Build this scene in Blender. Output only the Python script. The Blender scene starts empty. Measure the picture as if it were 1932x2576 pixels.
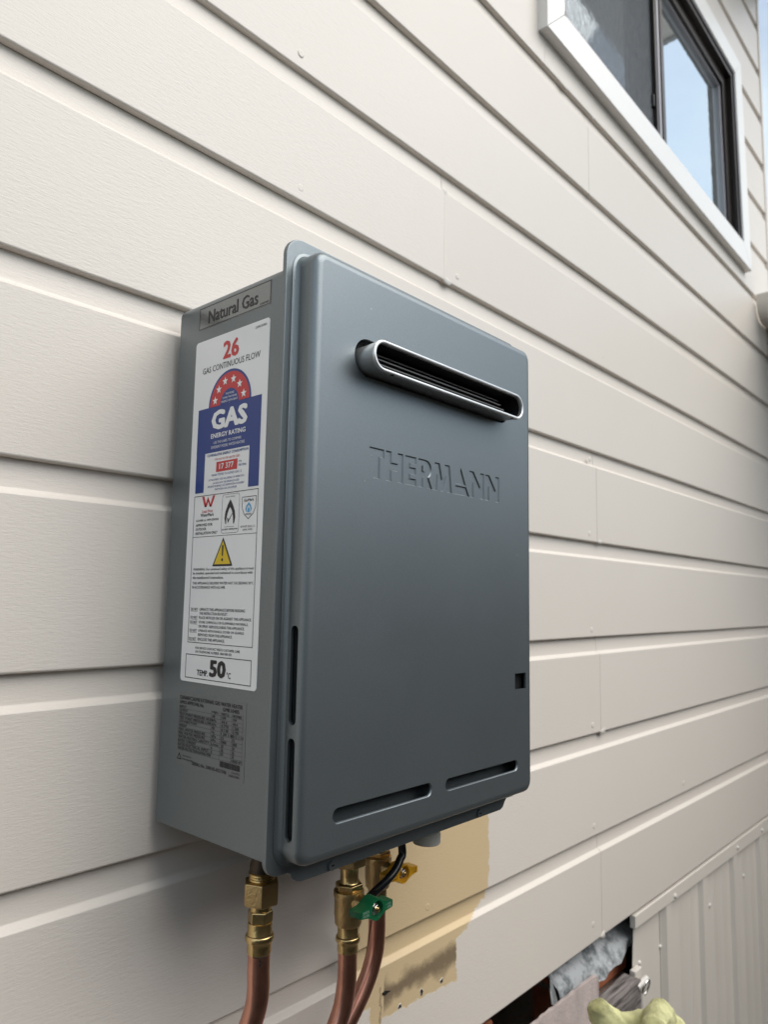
import bpy, bmesh, math, random
from mathutils import Vector, Matrix

random.seed(7)
rad = math.radians
sc = bpy.context.scene
col = sc.collection

# ------------------------------------------------------------------ camera
cam_data = bpy.data.cameras.new("camera")
cam = bpy.data.objects.new("camera", cam_data)
col.objects.link(cam)
cam.location = (-0.54716, -0.61166, 0.03427)
cam.rotation_euler = (rad(96.7716), rad(-1.0295), rad(-48.2438))
cam_data.sensor_fit = 'HORIZONTAL'
cam_data.sensor_width = 36.0
cam_data.lens = 36.0 * 1860.12 / 1932.0
cam_data.clip_start = 0.01
cam_data.clip_end = 500.0
cam_data.dof.use_dof = True
cam_data.dof.focus_distance = 0.66
cam_data.dof.aperture_fstop = 11.0
sc.camera = cam

# ------------------------------------------------------------------ sky, sun, exposure
SUN_EL, SUN_AZ = 54.0, 158.0          # azimuth measured clockwise from +Y
w = bpy.data.worlds.new("World")
sc.world = w
w.use_nodes = True
nt = w.node_tree
for n in list(nt.nodes):
    nt.nodes.remove(n)
wo = nt.nodes.new('ShaderNodeOutputWorld')
bg = nt.nodes.new('ShaderNodeBackground')
sky = nt.nodes.new('ShaderNodeTexSky')
sky.sky_type = 'NISHITA'
sky.sun_disc = False
sky.sun_elevation = rad(SUN_EL)
sky.sun_rotation = rad(SUN_AZ)
sky.air_density = 1.0
sky.dust_density = 2.0
sky.ozone_density = 1.0
tc = nt.nodes.new('ShaderNodeTexCoord')
mp = nt.nodes.new('ShaderNodeMapping')
mp.inputs['Scale'].default_value = (1.0, 1.0, 2.2)
cl = nt.nodes.new('ShaderNodeTexNoise')
cl.inputs['Scale'].default_value = 2.2
cl.inputs['Detail'].default_value = 6.0
cl.inputs['Roughness'].default_value = 0.55
cr = nt.nodes.new('ShaderNodeMapRange')
cr.inputs['From Min'].default_value = 0.36
cr.inputs['From Max'].default_value = 0.66
cr.inputs['To Min'].default_value = 0.36
cr.inputs['To Max'].default_value = 0.9
mixc = nt.nodes.new('ShaderNodeMix')
mixc.data_type = 'RGBA'
mixc.inputs['B'].default_value = (5.7, 6.5, 6.9, 1.0)      # thin cloud, sky units
nt.links.new(tc.outputs['Generated'], mp.inputs['Vector'])
nt.links.new(mp.outputs['Vector'], cl.inputs['Vector'])
nt.links.new(cl.outputs['Fac'], cr.inputs['Value'])
nt.links.new(cr.outputs['Result'], mixc.inputs['Factor'])
nt.links.new(sky.outputs['Color'], mixc.inputs['A'])
nt.links.new(mixc.outputs['Result'], bg.inputs['Color'])
bg.inputs['Strength'].default_value = 0.078
nt.links.new(bg.outputs['Background'], wo.inputs['Surface'])

sd = bpy.data.lights.new("sun", 'SUN')
sd.energy = 1.5
sd.angle = rad(65)
sd.color = (1.0, 0.96, 0.9)
sun = bpy.data.objects.new("sun", sd)
col.objects.link(sun)
sv = Vector((math.sin(rad(SUN_AZ)) * math.cos(rad(SUN_EL)), math.cos(rad(SUN_AZ)) * math.cos(rad(SUN_EL)), math.sin(rad(SUN_EL))))
sun.rotation_euler = sv.to_track_quat('Z', 'Y').to_euler()
sun.location = sv * 20

sc.view_settings.view_transform = 'Standard'
sc.view_settings.look = 'None'
sc.view_settings.exposure = 1.13
sc.view_settings.gamma = 1.0
sc.view_settings.use_curve_mapping = False
sc.render.engine = 'CYCLES'

# ------------------------------------------------------------------ material helpers
def new_mat(name):
    m = bpy.data.materials.new(name)
    m.use_nodes = True
    t = m.node_tree
    b = t.nodes['Principled BSDF']
    return m, t, b

def pmat(name, color, rough=0.5, metal=0.0, spec=0.5, noise=None, bump=None, coat=0.0):
    """noise=(scale, amount) varies the colour; bump=(scale, strength, (sx,sy,sz))"""
    m, t, b = new_mat(name)
    b.inputs['Base Color'].default_value = (*color, 1)
    b.inputs['Roughness'].default_value = rough
    b.inputs['Metallic'].default_value = metal
    b.inputs['Specular IOR Level'].default_value = spec
    b.inputs['Coat Weight'].default_value = coat
    if coat:
        b.inputs['Coat Roughness'].default_value = 0.12
    geo = t.nodes.new('ShaderNodeNewGeometry')
    if noise:
        nz = t.nodes.new('ShaderNodeTexNoise')
        nz.inputs['Scale'].default_value = noise[0]
        nz.inputs['Detail'].default_value = 5
        t.links.new(geo.outputs['Position'], nz.inputs['Vector'])
        mx = t.nodes.new('ShaderNodeMix'); mx.data_type = 'RGBA'
        a = noise[1]
        mx.inputs['A'].default_value = tuple(c * (1 - a) for c in color) + (1,)
        mx.inputs['B'].default_value = tuple(min(1, c * (1 + a)) for c in color) + (1,)
        t.links.new(nz.outputs['Fac'], mx.inputs['Factor'])
        t.links.new(mx.outputs['Result'], b.inputs['Base Color'])
    if bump:
        mp = t.nodes.new('ShaderNodeMapping')
        mp.inputs['Scale'].default_value = bump[2] if len(bump) > 2 else (1, 1, 1)
        nb = t.nodes.new('ShaderNodeTexNoise')
        nb.inputs['Scale'].default_value = bump[0]
        nb.inputs['Detail'].default_value = 4
        bp = t.nodes.new('ShaderNodeBump')
        bp.inputs['Strength'].default_value = bump[1]
        bp.inputs['Distance'].default_value = 0.001
        t.links.new(geo.outputs['Position'], mp.inputs['Vector'])
        t.links.new(mp.outputs['Vector'], nb.inputs['Vector'])
        t.links.new(nb.outputs['Fac'], bp.inputs['Height'])
        t.links.new(bp.outputs['Normal'], b.inputs['Normal'])
    return m

M = {}

# ---- weatherboard paint with the old yellow paint left bare behind the pipes
def board_material(old_paint):
    m, t, b = new_mat('cream_wall_paint_with_bare_patch' if old_paint else 'cream_wall_paint')
    N, L = t.nodes.new, t.links.new
    geo = N('ShaderNodeNewGeometry')
    pos = geo.outputs['Position']
    sep = N('ShaderNodeSeparateXYZ'); L(pos, sep.inputs[0])

    def noise(scale, detail=4, rough=0.55, stretch=None, dist=0.0):
        n = N('ShaderNodeTexNoise')
        n.inputs['Scale'].default_value = scale
        n.inputs['Detail'].default_value = detail
        n.inputs['Roughness'].default_value = rough
        n.inputs['Distortion'].default_value = dist
        if stretch:
            mpn = N('ShaderNodeMapping'); mpn.inputs['Scale'].default_value = stretch
            L(pos, mpn.inputs['Vector']); L(mpn.outputs['Vector'], n.inputs['Vector'])
        else:
            L(pos, n.inputs['Vector'])
        return n.outputs['Fac']

    def mth(op, a, c=None, d=None):
        n = N('ShaderNodeMath'); n.operation = op
        for k, v in enumerate((a, c, d)):
            if v is None: continue
            if isinstance(v, (int, float)): n.inputs[k].default_value = v
            else: L(v, n.inputs[k])
        return n.outputs[0]

    patch = None
    if old_paint:
        nA = noise(45, 4, 0.6); nB = noise(170, 4, 0.7, (0.6, 1, 1.3))
        wob = mth('ADD', mth('MULTIPLY', mth('SUBTRACT', nA, 0.5), 0.017), mth('MULTIPLY', mth('SUBTRACT', nB, 0.5), 0.011))
        X = mth('ADD', sep.outputs['X'], wob)
        Z = mth('SUBTRACT', sep.outputs['Z'], mth('MULTIPLY', wob, 0.8))

        def rect(x0, x1, z0, z1):        # signed distance, negative inside
            dx = mth('SUBTRACT', mth('ABSOLUTE', mth('SUBTRACT', X, (x0 + x1) / 2)), (x1 - x0) / 2)
            dz = mth('SUBTRACT', mth('ABSOLUTE', mth('SUBTRACT', Z, (z0 + z1) / 2)), (z1 - z0) / 2)
            return mth('MAXIMUM', dx, dz)

        d = rect(0.090, 0.369, -0.378, -0.15)
        # ragged lower edge: falls away to the left, then follows the old bracket
        slope = mth('SUBTRACT', mth('ADD', -0.3835, mth('MULTIPLY', mth('SUBTRACT', X, 0.358), 0.36)), Z)
        d = mth('MINIMUM', d, mth('MAXIMUM', rect(0.088, 0.360, -0.425, -0.36), slope))
        low = mth('SUBTRACT', mth('ADD', -0.4545, mth('MULTIPLY', mth('SUBTRACT', X, 0.22), -0.05)), Z)
        d = mth('MINIMUM', d, mth('MAXIMUM', rect(0.146, 0.2935, -0.48, -0.36), low))
        for r in [(0.126, 0.147, -0.56, -0.40), (0.088, 0.147, -0.430, -0.40)]:
            d = mth('MINIMUM', d, rect(*r))
        mr = N('ShaderNodeMapRange'); mr.clamp = True
        mr.inputs['From Min'].default_value = 0.0009; mr.inputs['From Max'].default_value = -0.0011
        L(d, mr.inputs['Value'])
        patch = mr.outputs['Result']

        # grime left by a removed bracket
        cen = mth('ADD', mth('MULTIPLY', mth('SUBTRACT', sep.outputs['X'], 0.22), 0.02), -0.4245)
        off = mth('SUBTRACT', sep.outputs['Z'], cen)
        nG = noise(70, 5, 0.7); nH = noise(420, 4, 0.8); nL = noise(22, 2)
        wid = mth('ADD', 0.0150, mth('MULTIPLY', mth('SUBTRACT', nL, 0.45), 0.06))
        band = mth('SUBTRACT', 1.0, mth('DIVIDE', mth('ABSOLUTE', mth('ADD', off, mth('MULTIPLY', mth('SUBTRACT', nG, 0.5), 0.014))), mth('MAXIMUM', wid, 0.003)))
        inx = mth('MULTIPLY', mth('GREATER_THAN', sep.outputs['X'], 0.150), mth('LESS_THAN', X, 0.2925))
        stain = mth('MULTIPLY', mth('MAXIMUM', band, 0.0), inx)
        stain = mth('MULTIPLY', stain, mth('ADD', 0.1, mth('MULTIPLY', nH, 2.0)))
        ms = N('ShaderNodeMapRange'); ms.clamp = True
        ms.inputs['From Min'].default_value = 0.05; ms.inputs['From Max'].default_value = 0.8; ms.inputs['To Max'].default_value = 0.78
        L(stain, ms.inputs['Value'])
        # brown line along the old bracket's left edge and underside
        edge = mth('MULTIPLY', mth('LESS_THAN', mth('ABSOLUTE', mth('SUBTRACT', X, 0.1455)), 0.0016),
                   mth('MULTIPLY', mth('LESS_THAN', sep.outputs['Z'], -0.414), mth('GREATER_THAN', sep.outputs['Z'], -0.455)))
        edge = mth('MULTIPLY', edge, 0.45)

    # the cream paint: faint warm and cool drifts, brush dirt
    big = noise(1.6, 2); mid = noise(9, 4); oi = N('ShaderNodeObjectInfo')
    mixa = N('ShaderNodeMix'); mixa.data_type = 'RGBA'
    mixa.inputs['A'].default_value = (0.656, 0.597, 0.530, 1)
    mixa.inputs['B'].default_value = (0.709, 0.656, 0.597, 1)
    L(mth('ADD', mth('MULTIPLY', big, 0.5), mth('ADD', mth('MULTIPLY', mid, 0.3), mth('MULTIPLY', oi.outputs['Random'], 0.3))), mixa.inputs['Factor'])
    mixs = mixa
    if old_paint:
        mixp = N('ShaderNodeMix'); mixp.data_type = 'RGBA'
        L(patch, mixp.inputs['Factor']); L(mixa.outputs['Result'], mixp.inputs['A'])
        mixp.inputs['B'].default_value = (0.615, 0.475, 0.285, 1)
        mixs = N('ShaderNodeMix'); mixs.data_type = 'RGBA'
        L(mth('MAXIMUM', ms.outputs['Result'], edge), mixs.inputs['Factor']); L(mixp.outputs['Result'], mixs.inputs['A'])
        mixs.inputs['B'].default_value = (0.115, 0.080, 0.055, 1)
    # pinhead specks of dirt
    vor = N('ShaderNodeTexVoronoi'); vor.inputs['Scale'].default_value = 9.0; L(pos, vor.inputs['Vector'])
    spk = mth('MULTIPLY', mth('LESS_THAN', vor.outputs['Distance'], 0.010), mth('GREATER_THAN', noise(2.3, 1), 0.42))
    mixk = N('ShaderNodeMix'); mixk.data_type = 'RGBA'
    L(mth('MULTIPLY', spk, 0.55), mixk.inputs['Factor']); L(mixs.outputs['Result'], mixk.inputs['A'])
    mixk.inputs['B'].default_value = (0.10, 0.08, 0.06, 1)
    L(mixk.outputs['Result'], b.inputs['Base Color'])
    b.inputs['Roughness'].default_value = 0.42
    b.inputs['Specular IOR Level'].default_value = 0.45

    # brush strokes along the board, finer orange peel
    s1 = noise(60, 4, 0.6, (1.5, 8, 8))
    s2 = noise(190, 2, 0.6, (1.0, 6, 6))
    s3 = noise(420, 2)
    amt = noise(4, 2)
    hgt = mth('ADD', mth('MULTIPLY', s1, 0.55), mth('ADD', mth('MULTIPLY', s2, 0.25), mth('MULTIPLY', s3, 0.12)))
    hgt = mth('MULTIPLY', hgt, mth('ADD', 0.35, mth('MULTIPLY', amt, 1.1)))
    if old_paint: hgt = mth('ADD', hgt, mth('MULTIPLY', patch, -0.35))
    bp = N('ShaderNodeBump'); bp.inputs['Strength'].default_value = 0.44; bp.inputs['Distance'].default_value = 0.0010
    L(hgt, bp.inputs['Height']); L(bp.outputs['Normal'], b.inputs['Normal'])
    return m

M['board'] = board_material(False); M['board_patch'] = board_material(True)
M['trim_white'] = pmat('white_trim_paint', (0.83, 0.81, 0.775), 0.35, noise=(6, 0.03), bump=(120, 0.12, (1, 4, 4)))
M['cream_plain'] = pmat('cream_metal_paint', (0.69, 0.64, 0.575), 0.42, noise=(7, 0.05), bump=(60, 0.1, (6, 6, 0.6)))
M['cream_caulk'] = pmat('cream_caulk', (0.60, 0.565, 0.51), 0.45, bump=(200, 0.4))
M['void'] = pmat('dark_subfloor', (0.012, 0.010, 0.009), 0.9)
M['lining'] = pmat('wall_lining', (0.05, 0.04, 0.035), 0.9)
M['heater'] = pmat('grey_metallic_paint', (0.225, 0.246, 0.264), 0.36, metal=0.82, spec=0.5, noise=(1400, 0.10), bump=(1500, 0.05))
def heater_material():
    m, t, b = new_mat('grey_metallic_paint')
    N, L = t.nodes.new, t.links.new
    geo = N('ShaderNodeNewGeometry')
    def nz(scale, detail=3, rough=.5):
        n = N('ShaderNodeTexNoise'); n.inputs['Scale'].default_value = scale; n.inputs['Detail'].default_value = detail; n.inputs['Roughness'].default_value = rough
        L(geo.outputs['Position'], n.inputs['Vector']); return n.outputs['Fac']
    def mth(op, a, c):
        n = N('ShaderNodeMath'); n.operation = op
        for k, v in enumerate((a, c)):
            if isinstance(v, (int, float)): n.inputs[k].default_value = v
            else: L(v, n.inputs[k])
        return n.outputs[0]
    fleck = nz(1500, 2, .7)
    mx = N('ShaderNodeMix'); mx.data_type = 'RGBA'
    mx.inputs['A'].default_value = (0.150, 0.170, 0.180, 1); mx.inputs['B'].default_value = (0.242, 0.272, 0.286, 1); L(fleck, mx.inputs['Factor'])
    vor = N('ShaderNodeTexVoronoi'); vor.inputs['Scale'].default_value = 34; L(geo.outputs['Position'], vor.inputs['Vector'])
    dust = mth('MULTIPLY', mth('LESS_THAN', vor.outputs['Distance'], .026), mth('GREATER_THAN', nz(9, 2), .52))
    md = N('ShaderNodeMix'); md.data_type = 'RGBA'; L(mth('MULTIPLY', dust, .5), md.inputs['Factor']); L(mx.outputs['Result'], md.inputs['A']); md.inputs['B'].default_value = (.5, .5, .48, 1)
    L(md.outputs['Result'], b.inputs['Base Color'])
    b.inputs['Metallic'].default_value = .80
    L(mth('ADD', .355, mth('ADD', mth('MULTIPLY', nz(7, 4, .6), .07), mth('MULTIPLY', nz(40, 4, .65), .04))), b.inputs['Roughness'])
    bp = N('ShaderNodeBump'); bp.inputs['Strength'].default_value = .12; bp.inputs['Distance'].default_value = .001
    L(fleck, bp.inputs['Height']); 
    b2 = N('ShaderNodeBump'); b2.inputs['Strength'].default_value = .05; b2.inputs['Distance'].default_value = .006
    L(nz(9, 2), b2.inputs['Height']); L(bp.outputs['Normal'], b2.inputs['Normal']); L(b2.outputs['Normal'], b.inputs['Normal'])
    return m
M['heater'] = heater_material()
M['heater_inner'] = pmat('grey_inner_steel', (0.10, 0.115, 0.12), 0.5, metal=0.5)
M['black'] = pmat('black_plastic', (0.012, 0.012, 0.013), 0.4)
M['black_gap'] = pmat('black_recess', (0.006, 0.006, 0.006), 0.7)
M['steel'] = pmat('brushed_stainless', (0.74, 0.735, 0.72), 0.30, metal=0.8, noise=(160, 0.06), bump=(300, 0.08, (0.3, 4, 4)))
M['steel_dark'] = pmat('heat_tinted_steel', (0.20, 0.195, 0.19), 0.35, metal=0.9)
M['brass'] = pmat('brass', (0.68, 0.49, 0.22), 0.24, metal=1.0, noise=(90, 0.16), bump=(500, 0.12))
M['brass_cast'] = pmat('cast_brass', (0.56, 0.40, 0.19), 0.36, metal=1.0, noise=(70, 0.2), bump=(420, 0.5))
M['brass_dark'] = pmat('tarnished_fitting', (0.07, 0.05, 0.035), 0.4, metal=0.8)
M['copper'] = pmat('copper', (0.66, 0.325, 0.235), 0.29, metal=1.0, noise=(55, 0.30), bump=(90, 0.12, (1, 1, 0.15)))
M['green'] = pmat('green_plastic', (0.006, 0.110, 0.042), 0.34, noise=(200, 0.12))
M['yellow'] = pmat('yellow_plastic', (0.66, 0.33, 0.015), 0.35, noise=(200, 0.12))
M['chrome'] = pmat('zinc_screw', (0.7, 0.69, 0.66), 0.22, metal=1.0)
M['cable'] = pmat('black_cable', (0.010, 0.010, 0.011), 0.32)
M['pvc'] = pmat('grey_pvc', (0.56, 0.55, 0.50), 0.45)
M['label_white'] = pmat('label_white', (0.82, 0.82, 0.82), 0.22, noise=(30, 0.02))
M['ink_black'] = pmat('ink_black', (0.012, 0.012, 0.013), 0.35)
M['ink_red'] = pmat('ink_red', (0.55, 0.035, 0.04), 0.3)
M['ink_blue'] = pmat('ink_blue', (0.016, 0.045, 0.22), 0.28)
M['ink_cyan'] = pmat('ink_cyan', (0.08, 0.36, 0.62), 0.3)
M['ink_yellow'] = pmat('ink_yellow', (0.72, 0.50, 0.015), 0.3)
M['clear_film'] = pmat('clear_sticker_film', (0.25, 0.262, 0.268), 0.22, metal=0.82)
M['spec_film'] = pmat('dull_sticker_film', (0.205, 0.22, 0.232), 0.46, metal=0.8)
M['spec_ink'] = pmat('spec_ink', (0.018, 0.018, 0.02), 0.5)
M['bronze'] = pmat('bronze_anodised_frame', (0.030, 0.022, 0.019), 0.30, metal=0.4, spec=0.6)
M['grey_frame'] = pmat('grey_screen_frame', (0.33, 0.32, 0.34), 0.4, metal=0.3)
M['paling'] = pmat('weathered_paling', (0.085, 0.075, 0.066), 0.8, noise=(12, 0.3), bump=(30, 0.5, (6, 6, 0.5)))
M['concrete'] = pmat('path_concrete', (0.085, 0.08, 0.075), 0.85, noise=(8, 0.2), bump=(60, 0.4))
M['mortar'] = pmat('mortar', (0.34, 0.30, 0.24), 0.9, noise=(60, 0.15), bump=(200, 0.8))
M['brick'] = pmat('red_brick', (0.55, 0.19, 0.09), 0.85, noise=(45, 0.3), bump=(160, 0.9))
M['slab'] = pmat('pinkish_concrete', (0.40, 0.335, 0.315), 0.9, noise=(70, 0.22), bump=(260, 1.0))
M['galv'] = pmat('galvanised_sheet', (0.44, 0.46, 0.47), 0.5, metal=0.15, noise=(30, 0.5), bump=(40, 0.5))
M['wall_wing'] = pmat('wing_wall_paint', (0.30, 0.25, 0.20), 0.7)
M['roof'] = pmat('roof_steel', (0.30, 0.29, 0.28), 0.5)
M['nail'] = pmat('painted_nail', (0.70, 0.67, 0.62), 0.4)

def timber_material():
    m, t, b = new_mat('weathered_grey_timber')
    N, L = t.nodes.new, t.links.new
    geo = N('ShaderNodeNewGeometry'); mpn = N('ShaderNodeMapping')
    mpn.inputs['Scale'].default_value = (1.2, 14, 14)
    nz = N('ShaderNodeTexNoise'); nz.inputs['Scale'].default_value = 14; nz.inputs['Detail'].default_value = 7; nz.inputs['Distortion'].default_value = 0.5
    rp = N('ShaderNodeValToRGB')
    rp.color_ramp.elements[0].position = 0.33; rp.color_ramp.elements[0].color = (0.055, 0.045, 0.042, 1)
    rp.color_ramp.elements[1].position = 0.66; rp.color_ramp.elements[1].color = (0.30, 0.265, 0.25, 1)
    bp = N('ShaderNodeBump'); bp.inputs['Strength'].default_value = 0.9; bp.inputs['Distance'].default_value = 0.002
    L(geo.outputs['Position'], mpn.inputs['Vector']); L(mpn.outputs['Vector'], nz.inputs['Vector'])
    L(nz.outputs['Fac'], rp.inputs['Fac']); L(rp.outputs['Color'], b.inputs['Base Color'])
    L(nz.outputs['Fac'], bp.inputs['Height']); L(bp.outputs['Normal'], b.inputs['Normal'])
    b.inputs['Roughness'].default_value = 0.85
    return m
M['timber'] = timber_material()
def galv_material():
    m, t, b = new_mat('old_galvanised_sheet')
    N, L = t.nodes.new, t.links.new
    geo = N('ShaderNodeNewGeometry')
    n1 = N('ShaderNodeTexNoise'); n1.inputs['Scale'].default_value = 38; n1.inputs['Detail'].default_value = 6; n1.inputs['Roughness'].default_value = .7
    rp = N('ShaderNodeValToRGB')
    rp.color_ramp.elements[0].position = 0.38; rp.color_ramp.elements[0].color = (0.13, 0.145, 0.155, 1)
    rp.color_ramp.elements[1].position = 0.56; rp.color_ramp.elements[1].color = (0.50, 0.52, 0.53, 1)
    L(geo.outputs['Position'], n1.inputs['Vector']); L(n1.outputs['Fac'], rp.inputs['Fac']); L(rp.outputs['Color'], b.inputs['Base Color'])
    b.inputs['Roughness'].default_value = .5; b.inputs['Metallic'].default_value = .15
    return m
M['galv'] = galv_material()

def glove_material():
    m, t, b = new_mat('knitted_yellow_cotton')
    N, L = t.nodes.new, t.links.new
    tcn = N('ShaderNodeTexCoord')
    wv = N('ShaderNodeTexWave'); wv.inputs['Scale'].default_value = 230; wv.inputs['Distortion'].default_value = 1.5; wv.inputs['Detail'].default_value = 3
    mpn = N('ShaderNodeMapping'); mpn.inputs['Rotation'].default_value = (0, 0.7, 0.5)
    nz = N('ShaderNodeTexNoise'); nz.inputs['Scale'].default_value = 22; nz.inputs['Detail'].default_value = 6
    rp = N('ShaderNodeValToRGB')
    rp.color_ramp.elements[0].position = 0.36; rp.color_ramp.elements[0].color = (0.52, 0.49, 0.19, 1)
    rp.color_ramp.elements[1].position = 0.55; rp.color_ramp.elements[1].color = (0.85, 0.83, 0.40, 1)
    bp = N('ShaderNodeBump'); bp.inputs['Strength'].default_value = 1.0; bp.inputs['Distance'].default_value = 0.0016
    L(tcn.outputs['Object'], mpn.inputs['Vector']); L(mpn.outputs['Vector'], wv.inputs['Vector'])
    L(tcn.outputs['Object'], nz.inputs['Vector'])
    L(nz.outputs['Fac'], rp.inputs['Fac']); L(rp.outputs['Color'], b.inputs['Base Color'])
    L(wv.outputs['Fac'], bp.inputs['Height']); L(bp.outputs['Normal'], b.inputs['Normal'])
    b.inputs['Roughness'].default_value = 0.95
    b.inputs['Sheen Weight'].default_value = 0.3
    return m
M['glove'] = glove_material()

def glass_material(name, tint, bumps):
    m, t, b = new_mat(name)
    N, L = t.nodes.new, t.links.new
    b.inputs['Base Color'].default_value = (*tint, 1)
    b.inputs['Metallic'].default_value = 0.9
    b.inputs['Roughness'].default_value = 0.03
    geo = N('ShaderNodeNewGeometry')
    nz = N('ShaderNodeTexNoise'); nz.inputs['Scale'].default_value = 45; nz.inputs['Detail'].default_value = 3
    bp = N('ShaderNodeBump'); bp.inputs['Strength'].default_value = bumps; bp.inputs['Distance'].default_value = 0.001
    L(geo.outputs['Position'], nz.inputs['Vector']); L(nz.outputs['Fac'], bp.inputs['Height']); L(bp.outputs['Normal'], b.inputs['Normal'])
    return m
M['glass'] = glass_material('reflective_window_glass', (0.74, 0.82, 0.86), 0.10)

def screen_material():
    m, t, b = new_mat('insect_screen_mesh')
    N, L = t.nodes.new, t.links.new
    out = t.nodes['Material Output']
    geo = N('ShaderNodeNewGeometry'); mpn = N('ShaderNodeMapping'); mpn.inputs['Scale'].default_value = (16, 16, 1.6)
    nz = N('ShaderNodeTexNoise'); nz.inputs['Scale'].default_value = 26; nz.inputs['Detail'].default_value = 5; nz.inputs['Roughness'].default_value = 0.7
    mr = N('ShaderNodeMapRange'); mr.inputs['From Min'].default_value = 0.40; mr.inputs['From Max'].default_value = 0.60
    mr.inputs['To Min'].default_value = 0.58; mr.inputs['To Max'].default_value = 0.22
    L(geo.outputs['Position'], mpn.inputs['Vector']); L(mpn.outputs['Vector'], nz.inputs['Vector']); L(nz.outputs['Fac'], mr.inputs['Value'])
    tr = N('ShaderNodeBsdfTransparent'); mx = N('ShaderNodeMixShader')
    b.inputs['Base Color'].default_value = (0.14, 0.155, 0.17, 1); b.inputs['Roughness'].default_value = 0.7
    L(mr.outputs['Result'], mx.inputs['Fac']); L(tr.outputs[0], mx.inputs[1]); L(b.outputs[0], mx.inputs[2]); L(mx.outputs[0], out.inputs['Surface'])
    return m
M['screen'] = screen_material()

# ------------------------------------------------------------------ mesh helpers
class MB:
    def __init__(s): s.v = []; s.f = []
    def add(s, vs, fs):
        o = len(s.v); s.v += [tuple(p) for p in vs]; s.f += [tuple(i + o for i in f) for f in fs]; return s
    def box(s, a, c):
        x0, y0, z0 = a; x1, y1, z1 = c
        return s.add([(x0, y0, z0), (x1, y0, z0), (x1, y1, z0), (x0, y1, z0), (x0, y0, z1), (x1, y0, z1), (x1, y1, z1), (x0, y1, z1)],
                     [(0, 3, 2, 1), (4, 5, 6, 7), (0, 1, 5, 4), (1, 2, 6, 5), (2, 3, 7, 6), (3, 0, 4, 7)])
    def loft(s, loops, cap0=True, cap1=True, closed=True):
        n = len(loops[0]); vs = [p for l in loops for p in l]; fs = []
        for k in range(len(loops) - 1):
            for i in range(n if closed else n - 1):
                j = (i + 1) % n
                fs.append((k * n + i, k * n + j, (k + 1) * n + j, (k + 1) * n + i))
        if cap0: fs.append(tuple(range(n - 1, -1, -1)))
        if cap1: fs.append(tuple((len(loops) - 1) * n + i for i in range(n)))
        return s.add(vs, fs)
    def prism(s, poly, axis, a, c):
        """poly of 2D points extruded along axis (0,1,2) from a to c; 2D axes are the other two in order"""
        def P(p, h):
            q = list(p); q.insert(axis, h); return tuple(q)
        return s.loft([[P(p, a) for p in poly], [P(p, c) for p in poly]])
    def lathe(s, cx, cy, prof, n=32, hexr=None):
        """prof: list of (r,z); round about the vertical through (cx,cy)"""
        loops = []
        for r, z in prof:
            loops.append([(cx + r * math.cos(2 * math.pi * i / n), cy + r * math.sin(2 * math.pi * i / n), z) for i in range(n)])
        return s.loft(loops)
    def tube(s, path, r, n=20, cap=True):
        pts = [Vector(p) for p in path]; loops = []; up = None
        for i, p in enumerate(pts):
            t = (pts[min(i + 1, len(pts) - 1)] - pts[max(i - 1, 0)]).normalized()
            if up is None:
                up = t.orthogonal().normalized()
            up = (up - t * up.dot(t)).normalized(); sd_ = t.cross(up)
            rr = r[i] if isinstance(r, (list, tuple)) else r
            loops.append([tuple(p + up * rr * math.cos(2 * math.pi * k / n) + sd_ * rr * math.sin(2 * math.pi * k / n)) for k in range(n)])
        return s.loft(loops, cap, cap)
    def mesh(s, name):
        me = bpy.data.meshes.new(name); me.from_pydata(s.v, [], s.f); me.validate()
        bm = bmesh.new(); bm.from_mesh(me); bmesh.ops.recalc_face_normals(bm, faces=bm.faces); bm.to_mesh(me); bm.free()
        return me
    def build(s, name, mat, parent=None, smooth=None, wn=False, bevel=0):
        me = s.mesh(name)
        return link(name, me, mat, parent, smooth, wn, bevel)

def link(name, me, mat, parent=None, smooth=None, wn=False, bevel=0):
    if mat is not None:
        me.materials.clear(); me.materials.append(M[mat] if isinstance(mat, str) else mat)
    o = bpy.data.objects.new(name, me); col.objects.link(o)
    if parent: o.parent = parent
    if smooth:
        me.polygons.foreach_set('use_smooth', [True] * len(me.polygons))
        me.set_sharp_from_angle(angle=rad(smooth))
    if bevel:
        b = o.modifiers.new('edge', 'BEVEL'); b.width = bevel; b.segments = 2; b.limit_method = 'ANGLE'; b.angle_limit = rad(40)
        me.polygons.foreach_set('use_smooth', [True] * len(me.polygons)); me.set_sharp_from_angle(angle=rad(60))
        wn = True
    if wn:
        m_ = o.modifiers.new('normals', 'WEIGHTED_NORMAL'); m_.keep_sharp = True
    return o

def empty(name, loc=(0, 0, 0)):
    o = bpy.data.objects.new(name, None); o.empty_display_size = 0.05; col.objects.link(o); o.location = (0, 0, 0); return o

def tag(o, label=None, cat=None, group=None, kind=None):
    if label: o['label'] = label
    if cat: o['category'] = cat
    if group: o['group'] = group
    if kind: o['kind'] = kind
    return o

def rrect(x0, x1, z0, z1, r, n=8, rb=None):
    """rounded rectangle, counter-clockwise; r for top corners, rb for bottom ones"""
    rb = r if rb is None else rb
    pts = []
    for cx, cz, a0, rr in ((x1, z0, -90, rb), (x1, z1, 0, r), (x0, z1, 90, r), (x0, z0, 180, rb)):
        sx = -1 if cx == x1 else 1; sz = 1 if cz == z0 else -1
        ox, oz = cx + sx * rr, cz + sz * rr
        for k in range(n + 1):
            a = rad(a0 + 90 * k / n); pts.append((ox + rr * math.cos(a), oz + rr * math.sin(a)))
    return pts

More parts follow.
